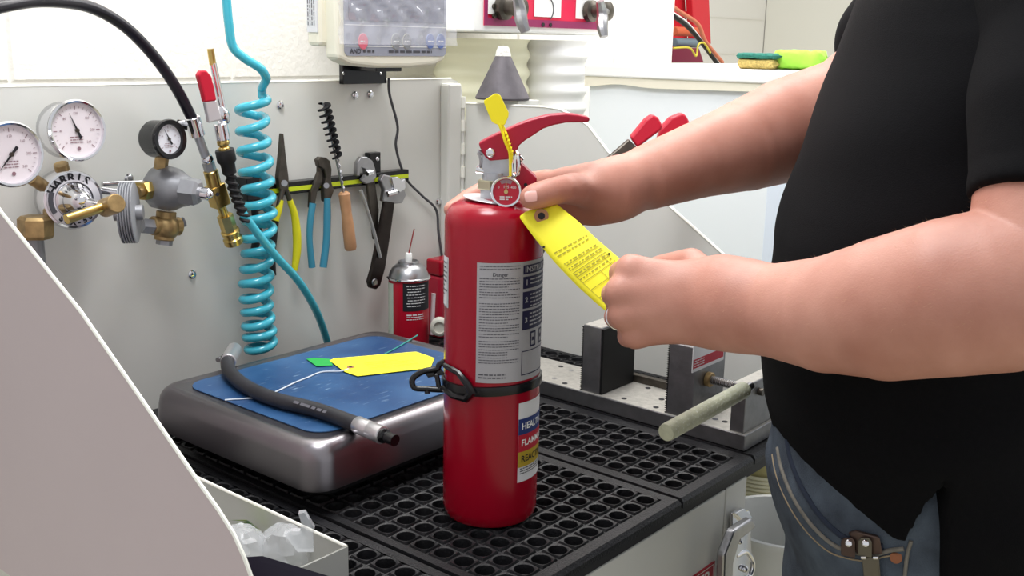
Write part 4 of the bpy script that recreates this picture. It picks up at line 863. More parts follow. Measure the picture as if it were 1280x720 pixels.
for s_ in (1, -1):
    for k in range(3):
        m.tube([h0+a1*(.004+Ln*.94*i/60)+(u1*math.cos(s_*i*.55+k*2.1)+v1*math.sin(s_*i*.55+k*2.1))*.0094 for i in range(61)], .00022, 4)
mk('braid', m, WHITE, hw)
# red gripped clamp tool behind the forearm
rt = thing('red_grip_cutters', 'dark cutting tool with two broad red grips behind the far forearm', 'cutters', at(800, 200, d=1.52))
D0 = 1.50
def E(px, py, d=D0): return at(px, py, d=d)
mk('blade_arm', MB().prism([E(750, 205), E(786, 174), E(796, 184), E(775, 215), E(718, 264), E(676, 322), E(650, 490, 1.42), E(634, 490, 1.42), E(662, 318), E(700, 262)], FH*.012), DSTEEL, rt, 0, .002)
mk('blade_arm', MB().prism([E(776, 216, 1.54), E(826, 180, 1.54), E(834, 190, 1.54), E(770, 245, 1.54)], FH*.010), DSTEEL, rt, 0, .002)
mk('red_grip', MB().prism([E(788, 172), E(807, 149), E(816, 143), (E(823, 147)), E(829, 158), E(826, 163), E(797, 185)], FH*.024), REDG, rt, 0, .0035, bseg=3)
mk('red_grip', MB().prism([E(826, 160, 1.54), E(838, 147, 1.54), E(852, 141, 1.54), E(858, 144, 1.54), E(864, 157, 1.54), E(850, 168, 1.54), E(818, 190, 1.54)], FH*.022), REDG, rt, 0, .004, bseg=3)
# ================================================================ fire extinguisher
ex, ey_ = .858, .735; R = .0535
fe = thing('fire_extinguisher', 'red dry chemical fire extinguisher with silver label, standing on the mat', 'fire extinguisher', (ex, ey_, .9))
A0 = math.atan2(CAM.y-ey_, CAM.x-ex)
pr = [(R*.80, .9005), (R*.93, .902), (R*.985, .907), (R, .915)] + [(R, .915+.32*i/8) for i in range(1, 8)] + [(R, 1.236), (R*.985, 1.243), (R*.94, 1.2495), (R*.86, 1.2545), (R*.72, 1.2585), (R*.5, 1.2615), (R*.3, 1.2625)]
mk('cylinder', MB().lathe(pr, (ex, ey_, 0), UP, 72), RED, fe, 35)
def cyl_at(px, py):    # point of the drawn cylinder surface hit by a photo pixel -> (angle from the camera-facing line, height)
    d = (MW @ Vector((px-640, 360-py, -FPX))); ox, oy = CAM.x-ex, CAM.y-ey_; a = d.x**2+d.y**2; b = 2*(ox*d.x+oy*d.y); c = ox*ox+oy*oy-R*R
    t = (-b-math.sqrt(max(0, b*b-4*a*c)))/(2*a); p = CAM+d*t; an = math.atan2(p.y-ey_, p.x-ex)-A0
    return (an+math.pi) % (2*math.pi)-math.pi, p.z
def W_(off): return wrap(ex, ey_, R, 0, off, A0)
def lab(x0, y0, x1, y1):
    a, z1 = cyl_at(x0, y0); b, z0 = cyl_at(x1, y1); return a*R, z0, z1
u0, zb, zt_ = lab(596.5, 328, 596.5, 478); ul = .112
gl = mk('instruction_label', patch(W_(.0004), u0, u0+ul, zb, zt_, 40, 6), LABG, fe, 60)
m = MB(); H = zt_-zb; uc = u0+.0495
def tl(v1, v0, a=u0+.003, b=uc-.003, p=.0029, h=.0008): textlines(m, W_(.0008), a, b, zb+H*v0, zb+H*v1, p, h)
tl(.975, .95); letter(m, 'Danger', .0055, W_(.0008), ox=(u0+uc)/2, oy=zb+H*.905, bold=.0001)
tl(.875, .70); tl(.67, .53); tl(.51, .44); tl(.415, .38); tl(.355, .31); tl(.285, .155); tl(.075, .03, b=u0+.032, p=.0034, h=.0013)
mk('small_print', m, INKG, gl, 0)
m = MB(); um = uc+.001; ue = u0+ul-.003
bands = [(.97, .895), (.875, .775), (.75, .61), (.59, .43)]
for v1, v0 in bands: patch(W_(.0008), um, ue, zb+H*v0, zb+H*v1, 20, 1, m)
for (a, b, c_, d_) in ((um+.012, um+.022, .405, .275), (um+.030, um+.040, .405, .275)):
    for q_ in ((a, a+.0018, d_, c_), (b-.0018, b, d_, c_), (a, b, c_-.015, c_), (a, b, d_, d_+.015), (a+.003, b-.003, d_+.05, d_+.08)): patch(W_(.0008), q_[0], q_[1], zb+H*q_[2], zb+H*q_[3], 4, 1, m)
for q_ in ((um, ue, .245, .252), (um, ue, .045, .052), (um, um+.0009, .045, .252), (ue-.0009, ue, .045, .252)): patch(W_(.0008), q_[0], q_[1], zb+H*q_[2], zb+H*q_[3], 20, 1, m)
mk('blue_panels', m, NAVY, gl, 0)
m = MB(); letter(m, 'INSTRUCTIONS', .0085, W_(.0011), 'LEFT', .0002, um+.002, zb+H*.932)
for (v1, v0) in bands[1:]:
    n_ = 4 if v1-v0 > .12 else 2
    for k in range(n_): textlines(m, W_(.0011), um+.010, ue-.008, zb+H*(v1-.022-k*.032)-.001, zb+H*(v1-.022-k*.032), .02, .0016)
for k, (v1, v0) in enumerate(bands[1:]): letter(m, str(k+1), .008, W_(.0011), ox=um+.005, oy=zb+H*(v1+v0)/2, bold=.0003)
mk('panel_lettering', m, LABG, gl, 0)
# hazard label
zb, zt_ = cyl_at(644.5, 604)[1], cyl_at(650, 504)[1]; u0 = (cyl_at(650, 505)[0]+cyl_at(644.5, 603)[0])/2*R; ul = .058; H = zt_-zb; ue = u0+ul
hl = mk('hazard_label', patch(W_(.0005), u0, ue, zb, zt_, 24, 4), PAPER, fe, 60)
for (v1, v0, mm_, nm, txt, tm) in ((.80, .60, BLUEI, 'blue_band', 'HEALTH', WHITE), (.60, .385, REDI, 'red_band', 'FLAMMABILITY', WHITE), (.385, .19, YELI, 'yellow_band', 'REACTIVITY', INK)):
    bnd = mk(nm, patch(W_(.0009), u0, ue, zb+H*v0, zb+H*v1, 24, 1), mm_, hl, 60)
    m = MB(); letter(m, txt, .0105, W_(.0012), 'LEFT', .0002, u0+.004, zb+H*(v0+v1)/2, sx=.93); mk('lettering', m, tm, bnd, 0)
m = MB(); textlines(m, W_(.0009), u0+.003, ue-.004, zb+H*.10, zb+H*.175, .0028, .0011); mk('small_print', m, INK, hl, 0)
a, z1 = cyl_at(557.5, 320); b, z0 = cyl_at(557.5, 383); a = cyl_at(561, 350)[0]*R
ll2 = mk('left_label', patch(W_(.0005), a-.03, a, z0, z1, 14, 2), PAPER, fe, 60)
m = MB(); patch(W_(.0009), a-.03, a-.0015, z0+.001, z0+.0016, 10, 1, m); patch(W_(.0009), a-.0022, a-.0015, z0+.001, z1-.001, 1, 1, m); textlines(m, W_(.0009), a-.028, a-.003, z0+.01, z1-.006, .005, .0018); mk('small_print', m, INKG, ll2, 0)
# black retaining band and its clip
_, zb_ = cyl_at(620, 491)
def bandz(t): return zb_ + .0030*math.sin(t-A0+.4)
for dz, nm in ((0, 'retaining_band'),):
    V = []; F = []; n = 72
    for i in range(n):
        t = 2*math.pi*i/n
        for rr_, zz in ((R+.0003, -.0055), (R+.0026, -.005), (R+.0030, 0), (R+.0026, .005), (R+.0003, .0055)): V.append((ex+rr_*math.cos(t), ey_+rr_*math.sin(t), bandz(t)+zz))
    for i in range(n):
        for k in range(4): F.append((i*5+k, ((i+1) % n)*5+k, ((i+1) % n)*5+k+1, i*5+k+1))
    bd = mk(nm, MB().add(V, F), BLACKG, fe, 50)
def onc(px, py, off=.004):
    a, z = cyl_at(px, py); return Vector((ex+(R+off)*math.cos(a+A0), ey_+(R+off)*math.sin(a+A0), z))
mk('band_buckle', MB().tube([onc(560, 456), onc(576, 465), onc(586, 478), onc(592, 489), onc(585, 497), onc(570, 494), onc(557, 484)], [.003, .0034, .0042, .0055, .0048, .0034, .003], 8), BLACKG, bd)
dl = 1.168
lv = [at(x, y, d=dl) for x, y in ((556, 452), (549, 456), (546, 461), (530, 464), (518, 471), (515, 478), (519, 485), (533, 486), (548, 487), (558, 487))]
mk('band_lever', MB().tube(cr(lv, 5), .0034, 10), BLACKG, bd)
mk('lever_bridge', MB().tube(cr([at(540, 462, d=dl+.01), at(546, 470, d=dl), at(549, 487, d=dl)], 4), .003, 8), BLACKG, bd)
mk('lever_flap', MB().prism([at(x, y, d=dl) for x, y in ((531, 464), (552, 460), (556, 466), (535, 470))], (0, 0, -.003)), BLACKG, bd, 0, .001)
mk('lever_stem', MB().cyl(at(534, 484, d=dl), at(534, 492, d=dl), .0030), BLACKG, bd)
# collar ring, valve, gauge, levers
cn_ = Vector((0.10, -.04, 1)).normalized(); cc = Vector((ex, ey_, 1.2635))
lv_ = at(583, 245, d=1.145); rv_ = at(660, 258, d=1.12)
xr = RH; yr = FH
tl_ = Vector((.02, 0, 0)); nrm = (UP + RH*.10 + FH*.01).normalized()
mk('verification_collar', MB().lathe([(.0150, 0), (.0345, 0), (.0350, .0006), (.0345, .0012), (.0150, .0012), (.0150, 0)], Vector((ex, ey_, 1.2600))+RH*.001, nrm, 48, caps=False), mat('collar_silver', 'C9C9CC', .35, .4), fe, 30)
V0 = Vector((ex, ey_, 0))
def VP(px, py, off=0.0):     # on the plane through the bottle axis that faces the camera, moved off towards it
    o = V0 - FH*off; r_ = MW @ Vector((px-640, 360-py, -FPX)); t = (o-CAM).dot(FH)/r_.dot(FH); return CAM+r_*t
mk('valve_neck', MB().lathe([(.0155, 1.260), (.0155, 1.272), (.0135, 1.273), (.0135, 1.290)], V0, UP, 32), ALU, fe)
mk('valve_hex', MB().lathe([(.0165, 1.272), (.0170, 1.273), (.0170, 1.281), (.0165, 1.282)], V0-RH*.002, UP, 6), mat('gold_zinc', 'B9B49A', .35, .8), fe, 20)
vb = mk('valve_body', MB().prism([VP(x, y, .010) for x, y in ((602, 198), (606, 189), (640, 196), (641, 222), (643, 236), (603, 238), (604, 222), (601, 210))], FH*.020), ALU, fe, 0, .003, bseg=3)
mk('outlet_boss', MB().cyl(VP(606, 212, 0), VP(597, 210, .002), .0040), ALU, vb); mk('side_bolt', MB().cyl(VP(604, 192, .004), VP(597, 190, .004), .003), STEEL, vb)
mk('side_bolt', MB().cyl(VP(606, 214, .006), VP(595, 212, .006), .0038), CHROME, vb); mk('bolt_strap', MB().tube(cr([VP(599, 191, .006), VP(601, 203, .009), VP(600, 215, .006)], 4), .0015, 6), STEEL, vb)
top = [(598, 179), (612, 171.5), (629, 163.5), (647, 155.5), (665, 149), (687, 143.5), (707, 142), (722, 143.5), (735, 146), (738, 149.5), (735, 153), (720, 153.2), (707, 153.5), (692, 156.5), (679, 161), (667, 169), (656, 176), (649, 182), (646.5, 188.5), (639, 198), (634, 199.5), (612, 201.5), (606, 196), (600, 185)]
lvp = mk('operating_lever', MB().prism([VP(x, y, .011) for x, y in top], FH*.022), REDP, fe, 0, .0028, bseg=3)
mk('rivet', MB().ball(VP(613, 191, .0118), .0052, -FH, .55, 20, 10), CHROME, lvp)
bot = [(645, 199), (650, 202.5), (671, 222), (671, 228), (659, 238), (650, 241), (645, 230)]
ch_ = mk('carry_handle', MB().prism([VP(x, y, .009) for x, y in bot], FH*.018), REDP, fe, 0, .002)
mk('small_hole', MB().cyl(VP(657, 231, .0093), VP(657, 231, .0085), .002, n=12), INK, ch_)
rg_ = VP(644.5, 205, .017)
mk('pull_ring', MB().tube([rg_+UP*(.0135*math.cos(t))+(RH*.42-FH*.9).normalized()*(.0085*math.sin(t)) for t in [2*math.pi*i/32 for i in range(32)]], .0019, 8, True), CHROME, fe)
mk('pin_end', MB().cyl(VP(648, 196, .012), VP(652, 200, .010), .003), CHROME, fe)
gc = VP(632.5, 239.5, .034); gn = (CAM-gc).normalized(); gn = (gn+UP*-.12).normalized(); Rg = 19.2*1.11/FPX
gg = mk('pressure_gauge', MB().lathe([(Rg*.7, -.012), (Rg*.98, -.009), (Rg, -.001), (Rg*1.02, .001), (Rg*.97, .0028), (Rg*.86, .0022), (Rg*.85, .0003)], gc, gn, 40), CHROME, fe)
mk('gauge_stem', MB().cyl(gc-gn*.010, V0+UP*gc.z, .006), BRASSD, gg)
mk('gauge_face', MB().cyl(gc-gn*.001, gc+gn*.0004, Rg*.88, n=36), mat('gauge_red', 'B82038', .4), gg, 0)
u = UP.cross(gn).normalized(); v = gn.cross(u); f_ = planar(gc+gn*.0007, u, v)
m = MB()
for i in range(9):
    t = math.radians(62+7*i); m.add([f_(Rg*r_*math.cos(t+d_), Rg*r_*math.sin(t+d_)) for r_, d_ in ((.55, -.06), (.8, -.06), (.8, .06), (.55, .06))], [(0,1,2,3)])
mk('gauge_green_arc', m, mat('arc_grey', '9A7C84', .5), gg, 0)
m = MB(); letter(m, '195', Rg*.26, f_, oy=Rg*.30); 
for t, s_ in ((150, '0'), (30, '400')): letter(m, s_, Rg*.24, f_, ox=Rg*.55*math.cos(math.radians(t)), oy=Rg*.55*math.sin(math.radians(t)))
textlines(m, f_, -Rg*.4, Rg*.4, -Rg*.55, -Rg*.3, Rg*.16, Rg*.08); mk('gauge_print', m, PAPER, gg, 0)
m = MB().prism([f_(x*Rg, y*Rg)+gn*.0006 for x, y in ((-.05, -.15), (.05, -.15), (.02, .68), (-.02, .68))], gn*.0003).cyl(gc+gn*.0008, gc+gn*.0025, Rg*.13, n=16)
mk('gauge_needle', m, mat('gold_needle', 'C9B07A', .3, .7), gg, 0)
# tamper seal
ts = thing('tamper_seal', 'bright yellow plastic tamper seal with flag, looped through the pull pin', 'seal', VP(620, 135, .03))
fl_ = [(605, 129), (605, 125.5), (618, 117.2), (622, 117), (625.5, 119.5), (636, 141), (635.5, 146), (631, 156), (625, 157), (617, 154), (614, 151)]
mk('flag', MB().prism([VP(x, y, .026) for x, y in fl_], FH*.0014), YELP, ts, 0, .0005)
mk('loop_strand', MB().tube(cr([VP(624, 155, .025), VP(628, 165, .025), VP(632, 178, .025), VP(637, 190, .022), VP(638, 205, .019), VP(638, 220, .018)]), .0016, 8), YELP, ts)
mk('loop_strand', MB().tube(cr([VP(628, 156, .024), VP(634, 170, .024), VP(637, 182, .022), VP(640, 192, .020), VP(639, 204, .019)]), .0012, 8), YELP, ts)
m = MB()
for i in range(6): m.cyl(VP(631+i*1.6, 166+i*4.6, .0265), VP(633.2+i*1.6, 167+i*4.6, .0265), .0016, n=6)
mk('ratchet_teeth', m, YELP, ts)
# ================================================================ inspection tag held between the hands
tg = thing('inspection_tag', 'yellow inspection tag with printed grid stretched between both hands', 'tag', at(710, 320, d=1.09))
dA, dB = 1.092, 1.03
def TGp(px, py):
    t = ((px-655)*.615+(py-265)*.788)/165; return at(px, py, d=dA+(dB-dA)*t)
A_, B_ = Vector((655, 273)), Vector((702, 262))
# card as a grid: left edge, right edge in the plane, slightly bowed
le = [(650, 273), (670, 300), (695, 330), (722, 358), (745, 379), (762, 393), (775, 404)]; ri = [(697, 256), (722, 276), (746, 299), (773, 322), (797, 345), (815, 360), (828, 371)]
def lerp_path(P, t):
    x = t*(len(P)-1); i = min(int(x), len(P)-2); f = x-i; return (P[i][0]*(1-f)+P[i+1][0]*f, P[i][1]*(1-f)+P[i+1][1]*f)
def TG(s_, t, off=0):
    a = lerp_path(le, t); b = lerp_path(ri, t); x = a[0]*(1-s_)+b[0]*s_; y = a[1]*(1-s_)+b[1]*s_
    d = dA+(dB-dA)*t-.004*math.sin(math.pi*s_)*math.sin(3*t)-off; return at(x, y, d=d)
m = MB(); nu, nv = 8, 28
topc = [at(x, y, d=dA) for x, y in ((651.5, 270), (656, 265), (691, 253.5), (699, 256))]
V = [TG(i/nu, j_/nv) for j_ in range(nv+1) for i in range(nu+1)]; F = [(j_*(nu+1)+i, j_*(nu+1)+i+1, (j_+1)*(nu+1)+i+1, (j_+1)*(nu+1)+i) for j_ in range(nv) for i in range(nu)]
nV = len(V); V += [at(650, 270, d=dA), at(657, 264.5, d=dA), at(689, 254, d=dA), at(695, 255, d=dA)]
F.append((0, nV, nV+1, nV+2, nV+3, nu)+tuple(range(nu-1, 0, -1)))
card = mk('card', m.add(V, F), YELT, tg, 60); sd = card.modifiers.new('solidify', 'SOLIDIFY'); sd.thickness = .0005; sd.offset = 0
f_ = lambda a, b: TG(a, 1-b, .0012)
m = MB()
def rowline(t, s0=.12, s1=.92, w_=.0045, n=8): patch(lambda a, b: TG(a, b, .0012), s0, s1, t, t+w_, n, 1, m)
for t in (.37, .405, .425, .455, .50, .57, .645, .72, .795, .865, .93): rowline(t)
for s_, a, b in ((.12, .43, .99), (.55, .50, .99), (.80, .43, .99)): patch(lambda a_, b_: TG(a_, b_, .0012), s_, s_+.010, a, b, 1, 16, m)
rr2 = random.Random(5)
for t in (.275, .30, .355, .39, .44, .475):
    s_ = .12
    while s_ < .9:
        e = s_+rr2.uniform(.03, .10); patch(lambda a_, b_: TG(a_, b_, .0012), s_, min(e, .92), t, t+.007, 2, 1, m); s_ = e+.03
for (px, py) in ((685, 285), (741, 303), (748, 364), (731, 350)): pass
mk('card_print', m, INKY, tg, 0)
m = MB()
for s_, t in ((.03, .22), (.93, .45), (.1, .75)):
    p = TG(s_, t, .0012); n_ = (CAM-p).normalized(); m.cyl(p, p+n_*.0004, .0013, n=10)
mk('small_dots', m, INK, tg, 0)
p = TG(.47, .035, .0024); eyelet(tg, p, (CAM-p).normalized(), .0074)
# ================================================================ the technician
man = thing('person', 'person in black short-sleeved shirt and blue jeans, holding the extinguisher and its yellow tag', 'person', (1.06, .33, 0))
MO = Vector((1.06, .33, 0))
def N_at(l): return [(tuple(at(x, y, d=d)), r) for x, y, d, r in l]
def rel(c, a, b, z): return tuple(Vector((c[0], c[1], 0))+RH*a+FH*b+UP*z)
def box_of(nodes, m=.09):
    A = np.array([n[0] for n in nodes]); return A.min(0)-m, A.max(0)+m
# --- near arm (left): forearm and fist pinching the tag
arm = N_at([(1345, 10, .885, .064), (1330, 180, .825, .062), (1316, 345, .80, .062), (1250, 362, .815, .0640), (1190, 371, .83, .0625), (1110, 386, .865, .0590), (1035, 393, .90, .0500), (965, 388, .94, .0415), (920, 381, .965, .0365)])
lo, hi = box_of(arm + N_at([(760, 330, 1.03, .02), (790, 430, 1.03, .02)]), .085)
s = SDF(lo, hi, .0024)
s.chain(arm, .01)
W1 = N_at([(920, 381, .965, .0365), (893, 362, .980, .0285)]); W2 = N_at([(920, 381, .965, .0365), (889, 392, .982, .0285)])
s.chain(W1, .02); s.chain(W2, .02)
s.chain(N_at([(896, 376, .985, .034), (850, 378, 1.000, .034), (815, 378, 1.012, .030)]), .02)      # palm
kn = [(789, 338, .995, .0145), (777, 365, .990, .0145), (781, 393, .992, .0140), (795, 418, 1.000, .0128)]
bs = [(868, 354, .982, .018), (866, 368, .978, .018), (866, 386, .978, .018), (868, 402, .982, .017)]
for a, b in zip(bs, kn): s.chain(N_at([a, b]), .012)
fist = [
 [(789, 338, .995, .0140), (776, 341, 1.018, .0118), (784, 345, 1.040, .0105), (800, 349, 1.044, .0095)],
 [(777, 365, .990, .0142), (767, 368, 1.020, .0122), (778, 372, 1.044, .0108), (800, 374, 1.048, .0098)],
 [(781, 393, .992, .0138), (770, 396, 1.020, .0118), (782, 398, 1.042, .0104), (803, 398, 1.046, .0095)],
 [(795, 418, 1.000, .0125), (785, 421, 1.024, .0105), (795, 421, 1.042, .0095), (812, 419, 1.046, .0088)]]
for f in fist: s.chain(N_at(f), .006)
s.chain(N_at([(888, 356, 1.005, .020), (864, 331, 1.030, .0165), (828, 335, 1.055, .0135), (798, 344, 1.066, .0115)]), .012)   # thumb on the far side
VL, FL = s.mesh()
# --- far arm (right): forearm, hand round the neck of the bottle
arm = N_at([(1165, 20, 1.26, .064), (1120, 85, 1.30, .062), (1060, 138, 1.31, .0660), (1010, 156, 1.29, .0655), (984, 163, 1.275, .0625), (934, 181, 1.25, .0545), (873, 200, 1.22, .0440), (812, 221, 1.19, .0368), (768, 236, 1.17, .0300)])
s = SDF(*box_of(arm + N_at([(555, 262, 1.16, .02), (640, 300, 1.22, .01)]), .075), .0024)
s.chain(arm, .01)
s.chain(N_at([(768, 234, 1.165, .0285), (742, 232, 1.155, .0250), (718, 236, 1.160, .0225)]), .02)
s.chain(N_at([(770, 241, 1.172, .0265), (740, 258, 1.176, .0215), (716, 258, 1.186, .0200)]), .02)       # heel of the hand
s.chain(N_at([(748, 240, 1.148, .0200), (728, 238, 1.128, .0175), (714, 236, 1.112, .0160)]), .012)
s.chain(N_at([(718, 236, 1.114, .0158), (703, 237, 1.098, .0150), (690, 239.5, 1.090, .0140), (676, 243.5, 1.086, .0139), (667, 246, 1.085, .0131), (664, 247, 1.085, .0120)]), .004)  # thumb
s.chain(N_at([(728, 230, 1.160, .0180), (700, 228, 1.168, .0150), (682, 228, 1.180, .0130)]), .012)
s.chain(N_at([(722, 244, 1.180, .0180), (692, 246, 1.195, .0145)]), .012)
s.chain(N_at([(682, 228, 1.180, .0130), (640, 228, 1.208, .0115), (603, 239, 1.196, .0108), (584, 249, 1.178, .0102), (565, 262, 1.158, .0092)]), .006)
s.chain(N_at([(692, 246, 1.195, .0140), (655, 252, 1.222, .0120), (612, 262, 1.222, .0110), (583, 273, 1.208, .0100)]), .006)
s.chain(N_at([(700, 262, 1.195, .0140), (668, 272, 1.212, .0118), (636, 284, 1.222, .0108), (606, 292, 1.218, .0098)]), .006)
s.chain(N_at([(712, 272, 1.185, .0125), (688, 284, 1.196, .0105), (664, 294, 1.210, .0096), (644, 300, 1.216, .0090)]), .006)
VR, FR = s.mesh()
# --- head, neck and trunk
tc = (1.075, .350); T_ = lambda a, b, z: rel(tc, a, b, z)
s = SDF((tc[0]-.4, tc[1]-.4, .85), (tc[0]+.4, tc[1]+.4, 1.86), .008)
RHn, FHn, UPn = np.array(RH), np.array(FH), np.array(UP)
s.ell(T_(.05, 0, 1.33), (.115, .165, .23), (RHn, FHn, UPn)); s.ell(T_(0, 0, 1.05), (.12, .15, .22), (RHn, FHn, UPn), .08)
s.cone(T_(.06, 0, 1.46), T_(.02, 0, 1.60), .06, .056, .04)
hc = T_(-.005, 0, 1.70); s.ell(T_(.01, 0, 1.715), (.098, .076, .095), (RHn, FHn, UPn), .02); s.ell(T_(-.03, 0, 1.655), (.066, .056, .075), (RHn, FHn, UPn), .03)
s.cone(T_(-.092, 0, 1.69), T_(-.112, 0, 1.665), .009, .013, .015)                       # nose
for b in (-.078, .078): s.ell(T_(.015, b, 1.685), (.018, .009, .032), (RHn, FHn, UPn), .008)   # ears
s.cone(T_(-.088, -.018, 1.628), T_(-.088, .018, 1.628), .009, .009, .008)                # mouth
for b in (-.032, .032): s.ell(T_(-.098, b, 1.70), (.014, .016, .012), (RHn, FHn, UPn), 0, True)
VH, FHd = s.mesh()
body = np_obj('body', [VL, VR, VH], [FL, FR, FHd], SKIN, man, MO)
for b in (-.032, .032):
    e = mk('eye', MB().ball(Vector(T_(-.088, b, 1.70)), .0125), WHITE, body); mk
    mk('iris', MB().ball(Vector(T_(-.0975, b, 1.698)), .0055), INK, body)
s = SDF((hc[0]-.16, hc[1]-.16, 1.60), (hc[0]+.16, hc[1]+.16, 1.85), .006)
s.ell(T_(.018, 0, 1.735), (.102, .082, .092), (RHn, FHn, UPn)); s.ell(T_(.06, 0, 1.69), (.06, .072, .08), (RHn, FHn, UPn), .03)
s.ell(T_(-.09, 0, 1.67), (.075, .09, .09), (RHn, FHn, UPn), 0, True)
Vh, Fh_ = s.mesh(); np_obj('hair', [Vh], [Fh_], mat('brown_hair', '4A3626', .7, var=.3, vs=90, bump=.8, bs=400), man, MO)
# thumb nail
tn_ = at(663.5, 245.0, d=1.0708); nn = ((CAM-tn_).normalized()+UP*.25).normalized(); u = (-RH - UP*.12); u = (u-nn*u.dot(nn)).normalized(); v = nn.cross(u); m = MB(); V = []; F = []
for j_ in range(7):
    for i in range(9):
        a = (i-4)/4; b = (j_-3)/3; V.append(tn_+u*(b*.0064*(1-.10*a*a))+v*(a*.0056*math.sqrt(max(0, 1-.35*(b if b > 0 else b*.8)**4)))-nn*(.0011*a*a+.0008*max(0, b)**2))
F = [(j_*9+i, j_*9+i+1, (j_+1)*9+i+1, (j_+1)*9+i) for j_ in range(6) for i in range(8)]
nl = mk('thumbnail', m.add(V, F), NAIL, body, 60)
# silver ring on the near hand
a, b = at(781, 393, d=.992), at(770, 396, d=1.020)
p = at(774, 395.5, d=1.010); rng_ = mk('finger_ring', MB().torus(p, (b-a), .0126, .0012, 36, 8), CHROME); tag(rng_, 'slim silver ring on a finger of the nearer fist', 'ring')
# --- shirt
s = SDF((tc[0]-.55, tc[1]-.5, .78), (tc[0]+.45, tc[1]+.5, 1.62), .0050); E3 = (RHn, FHn, UPn)
sec = [(.90, 1.000, .150, .192), (.95, .988, .156, .197), (1.02, .978, .161, .200), (1.10, .985, .160, .203), (1.18, 1.005, .155, .206), (1.26, 1.032, .148, .210), (1.34, 1.064, .142, .212), (1.42, 1.090, .132, .208), (1.50, 1.105, .100, .170)]
X, Y, Z = np.meshgrid(*s.ax, indexing='ij')
# lateral coordinate of the trunk axis along RH, at depth b along FH
c0 = T_(0, 0, 0); la0 = c0[0]*RH.x+c0[1]*RH.y; de0 = c0[0]*FH.x+c0[1]*FH.y
LA = X*RH.x+Y*RH.y; DE = X*FH.x+Y*FH.y
zs_ = [q[0] for q in sec]
FR_ = {}
# front outline taken from the photograph: lateral offset of the shirt front against height
front = []
for px, py in ((1060, 0), (1046, 45), (1030, 95), (1012, 160), (998, 210), (981, 255), (966, 300), (956, 350), (950, 400), (947, 450), (947, 490), (951, 530), (956, 556), (962, 600)):
    p = at(px, py, d=1.075); front.append((p.z, p.x*RH.x+p.y*RH.y+float(np.interp(p.z, [1.02, 1.12, 1.3], [.020, .014, 0]))))
front.sort(); fz = [q[0] for q in front]; fl_ = [q[1] for q in front]
fz = [.80]+fz+[1.60]; fl_ = [fl_[0]+.03]+fl_+[fl_[-1]+.05]
Fr = np.interp(Z, fz, fl_)
Ah = np.interp(Z, [.85, 1.0, 1.2, 1.35, 1.45, 1.52, 1.60], [.140, .150, .150, .138, .125, .095, .05]); Bh = np.interp(Z, [.85, 1.0, 1.2, 1.35, 1.44, 1.50, 1.56, 1.6], [.192, .192, .193, .200, .190, .15, .08, .04])
La = Fr+Ah*.985+.006
q1 = (np.abs(LA-La)/Ah)**2.25+(np.abs(DE-de0)/Bh)**2.25
d = ((q1**(1/2.25))-1)*np.minimum(Ah, Bh)
# folds
fold = .0042*np.sin((LA-La)*26+Z*34+1.3*np.sin(Z*9)+DE*8)*np.clip((1.5-Z)*3, 0, 1)+.0022*np.sin(Z*60-LA*25)
s.g = np.minimum(s.g, (d+fold*.8).astype(np.float32))
sl = N_at([(1330, -10, .895, .082), (1342, 60, .865, .078), (1338, 150, .83, .074), (1330, 300, .800, .070)])
sr = N_at([(1180, -20, 1.27, .078), (1119, 52, 1.30, .072)])
s.chain([(T_(.07, .08, 1.44), .08)]+sr, .05)
# cut hem, vent
pv = at(1193, 606, d=.90); lv0 = pv.x*RH.x+pv.y*RH.y+.002; pv.z -= .010; zh = .984
hem = np.interp(LA-lv0, [-.14, -.115, -.08, -.020, 0], [zh+.068, zh+.056, zh+.036, zh, zh])
right = lv0+.004+(pv.z-Z)*.13
vx, vz = .020, pv.z-zh; vn = math.hypot(vx, vz); A_cut = np.maximum((Z-hem)*.95, (LA-right)); V_cut = np.maximum(-((LA-lv0)*vz/vn-(Z-pv.z)*vx/vn), LA-right)
removed = np.minimum(A_cut, V_cut); low = np.maximum(.86-Z, -.2); removed = np.where(DE < de0+.02, removed, (Z-zh-.005)*.95)
s.g = np.maximum(s.g, (-removed).astype(np.float32)); s.g = np.maximum(s.g, (low).astype(np.float32))
Vs, Fs = s.mesh()
A_ = np.array([q[0] for q in sl]); s = SDF(A_.min(0)-.12, A_.max(0)+.11, .0045); s.chain([(T_(.09, -.10, 1.44), .08)]+sl, .01)
X, Y, Z = np.meshgrid(*s.ax, indexing='ij'); e0 = np.array(sl[-1][0]); ax_s = e0-np.array(sl[2][0]); ax_s /= np.linalg.norm(ax_s)
e1 = np.array(at(1216, 238, d=.82)); e2 = np.array(at(1285, 233, d=.78)); nrm_ = ax_s-(e2-e1)*((e2-e1)@ax_s)/((e2-e1)@(e2-e1)); nrm_ /= np.linalg.norm(nrm_)
fold = .0022*np.sin(Z*48+X*22)*np.clip((Z-1.30)*12, 0, 1)+.0016*((Z > 0)*np.exp(-(((X-e1[0])*nrm_[0]+(Y-e1[1])*nrm_[1]+(Z-e1[2])*nrm_[2]+.022)/.002)**2))
s.g = s.g+fold.astype(np.float32)
s.g = np.maximum(s.g, ((X-e1[0])*nrm_[0]+(Y-e1[1])*nrm_[1]+(Z-e1[2])*nrm_[2]).astype(np.float32))
Vs2, Fs2 = s.mesh(); shirt = np_obj('shirt', [Vs], [Fs], SHIRT, man, MO); slv = np_obj('sleeve', [Vs2], [Fs2], SHIRT, shirt, MO)
for o_ in (shirt, slv): q_ = o_.modifiers.new('smooth', 'SMOOTH'); q_.factor = .5; q_.iterations = 5
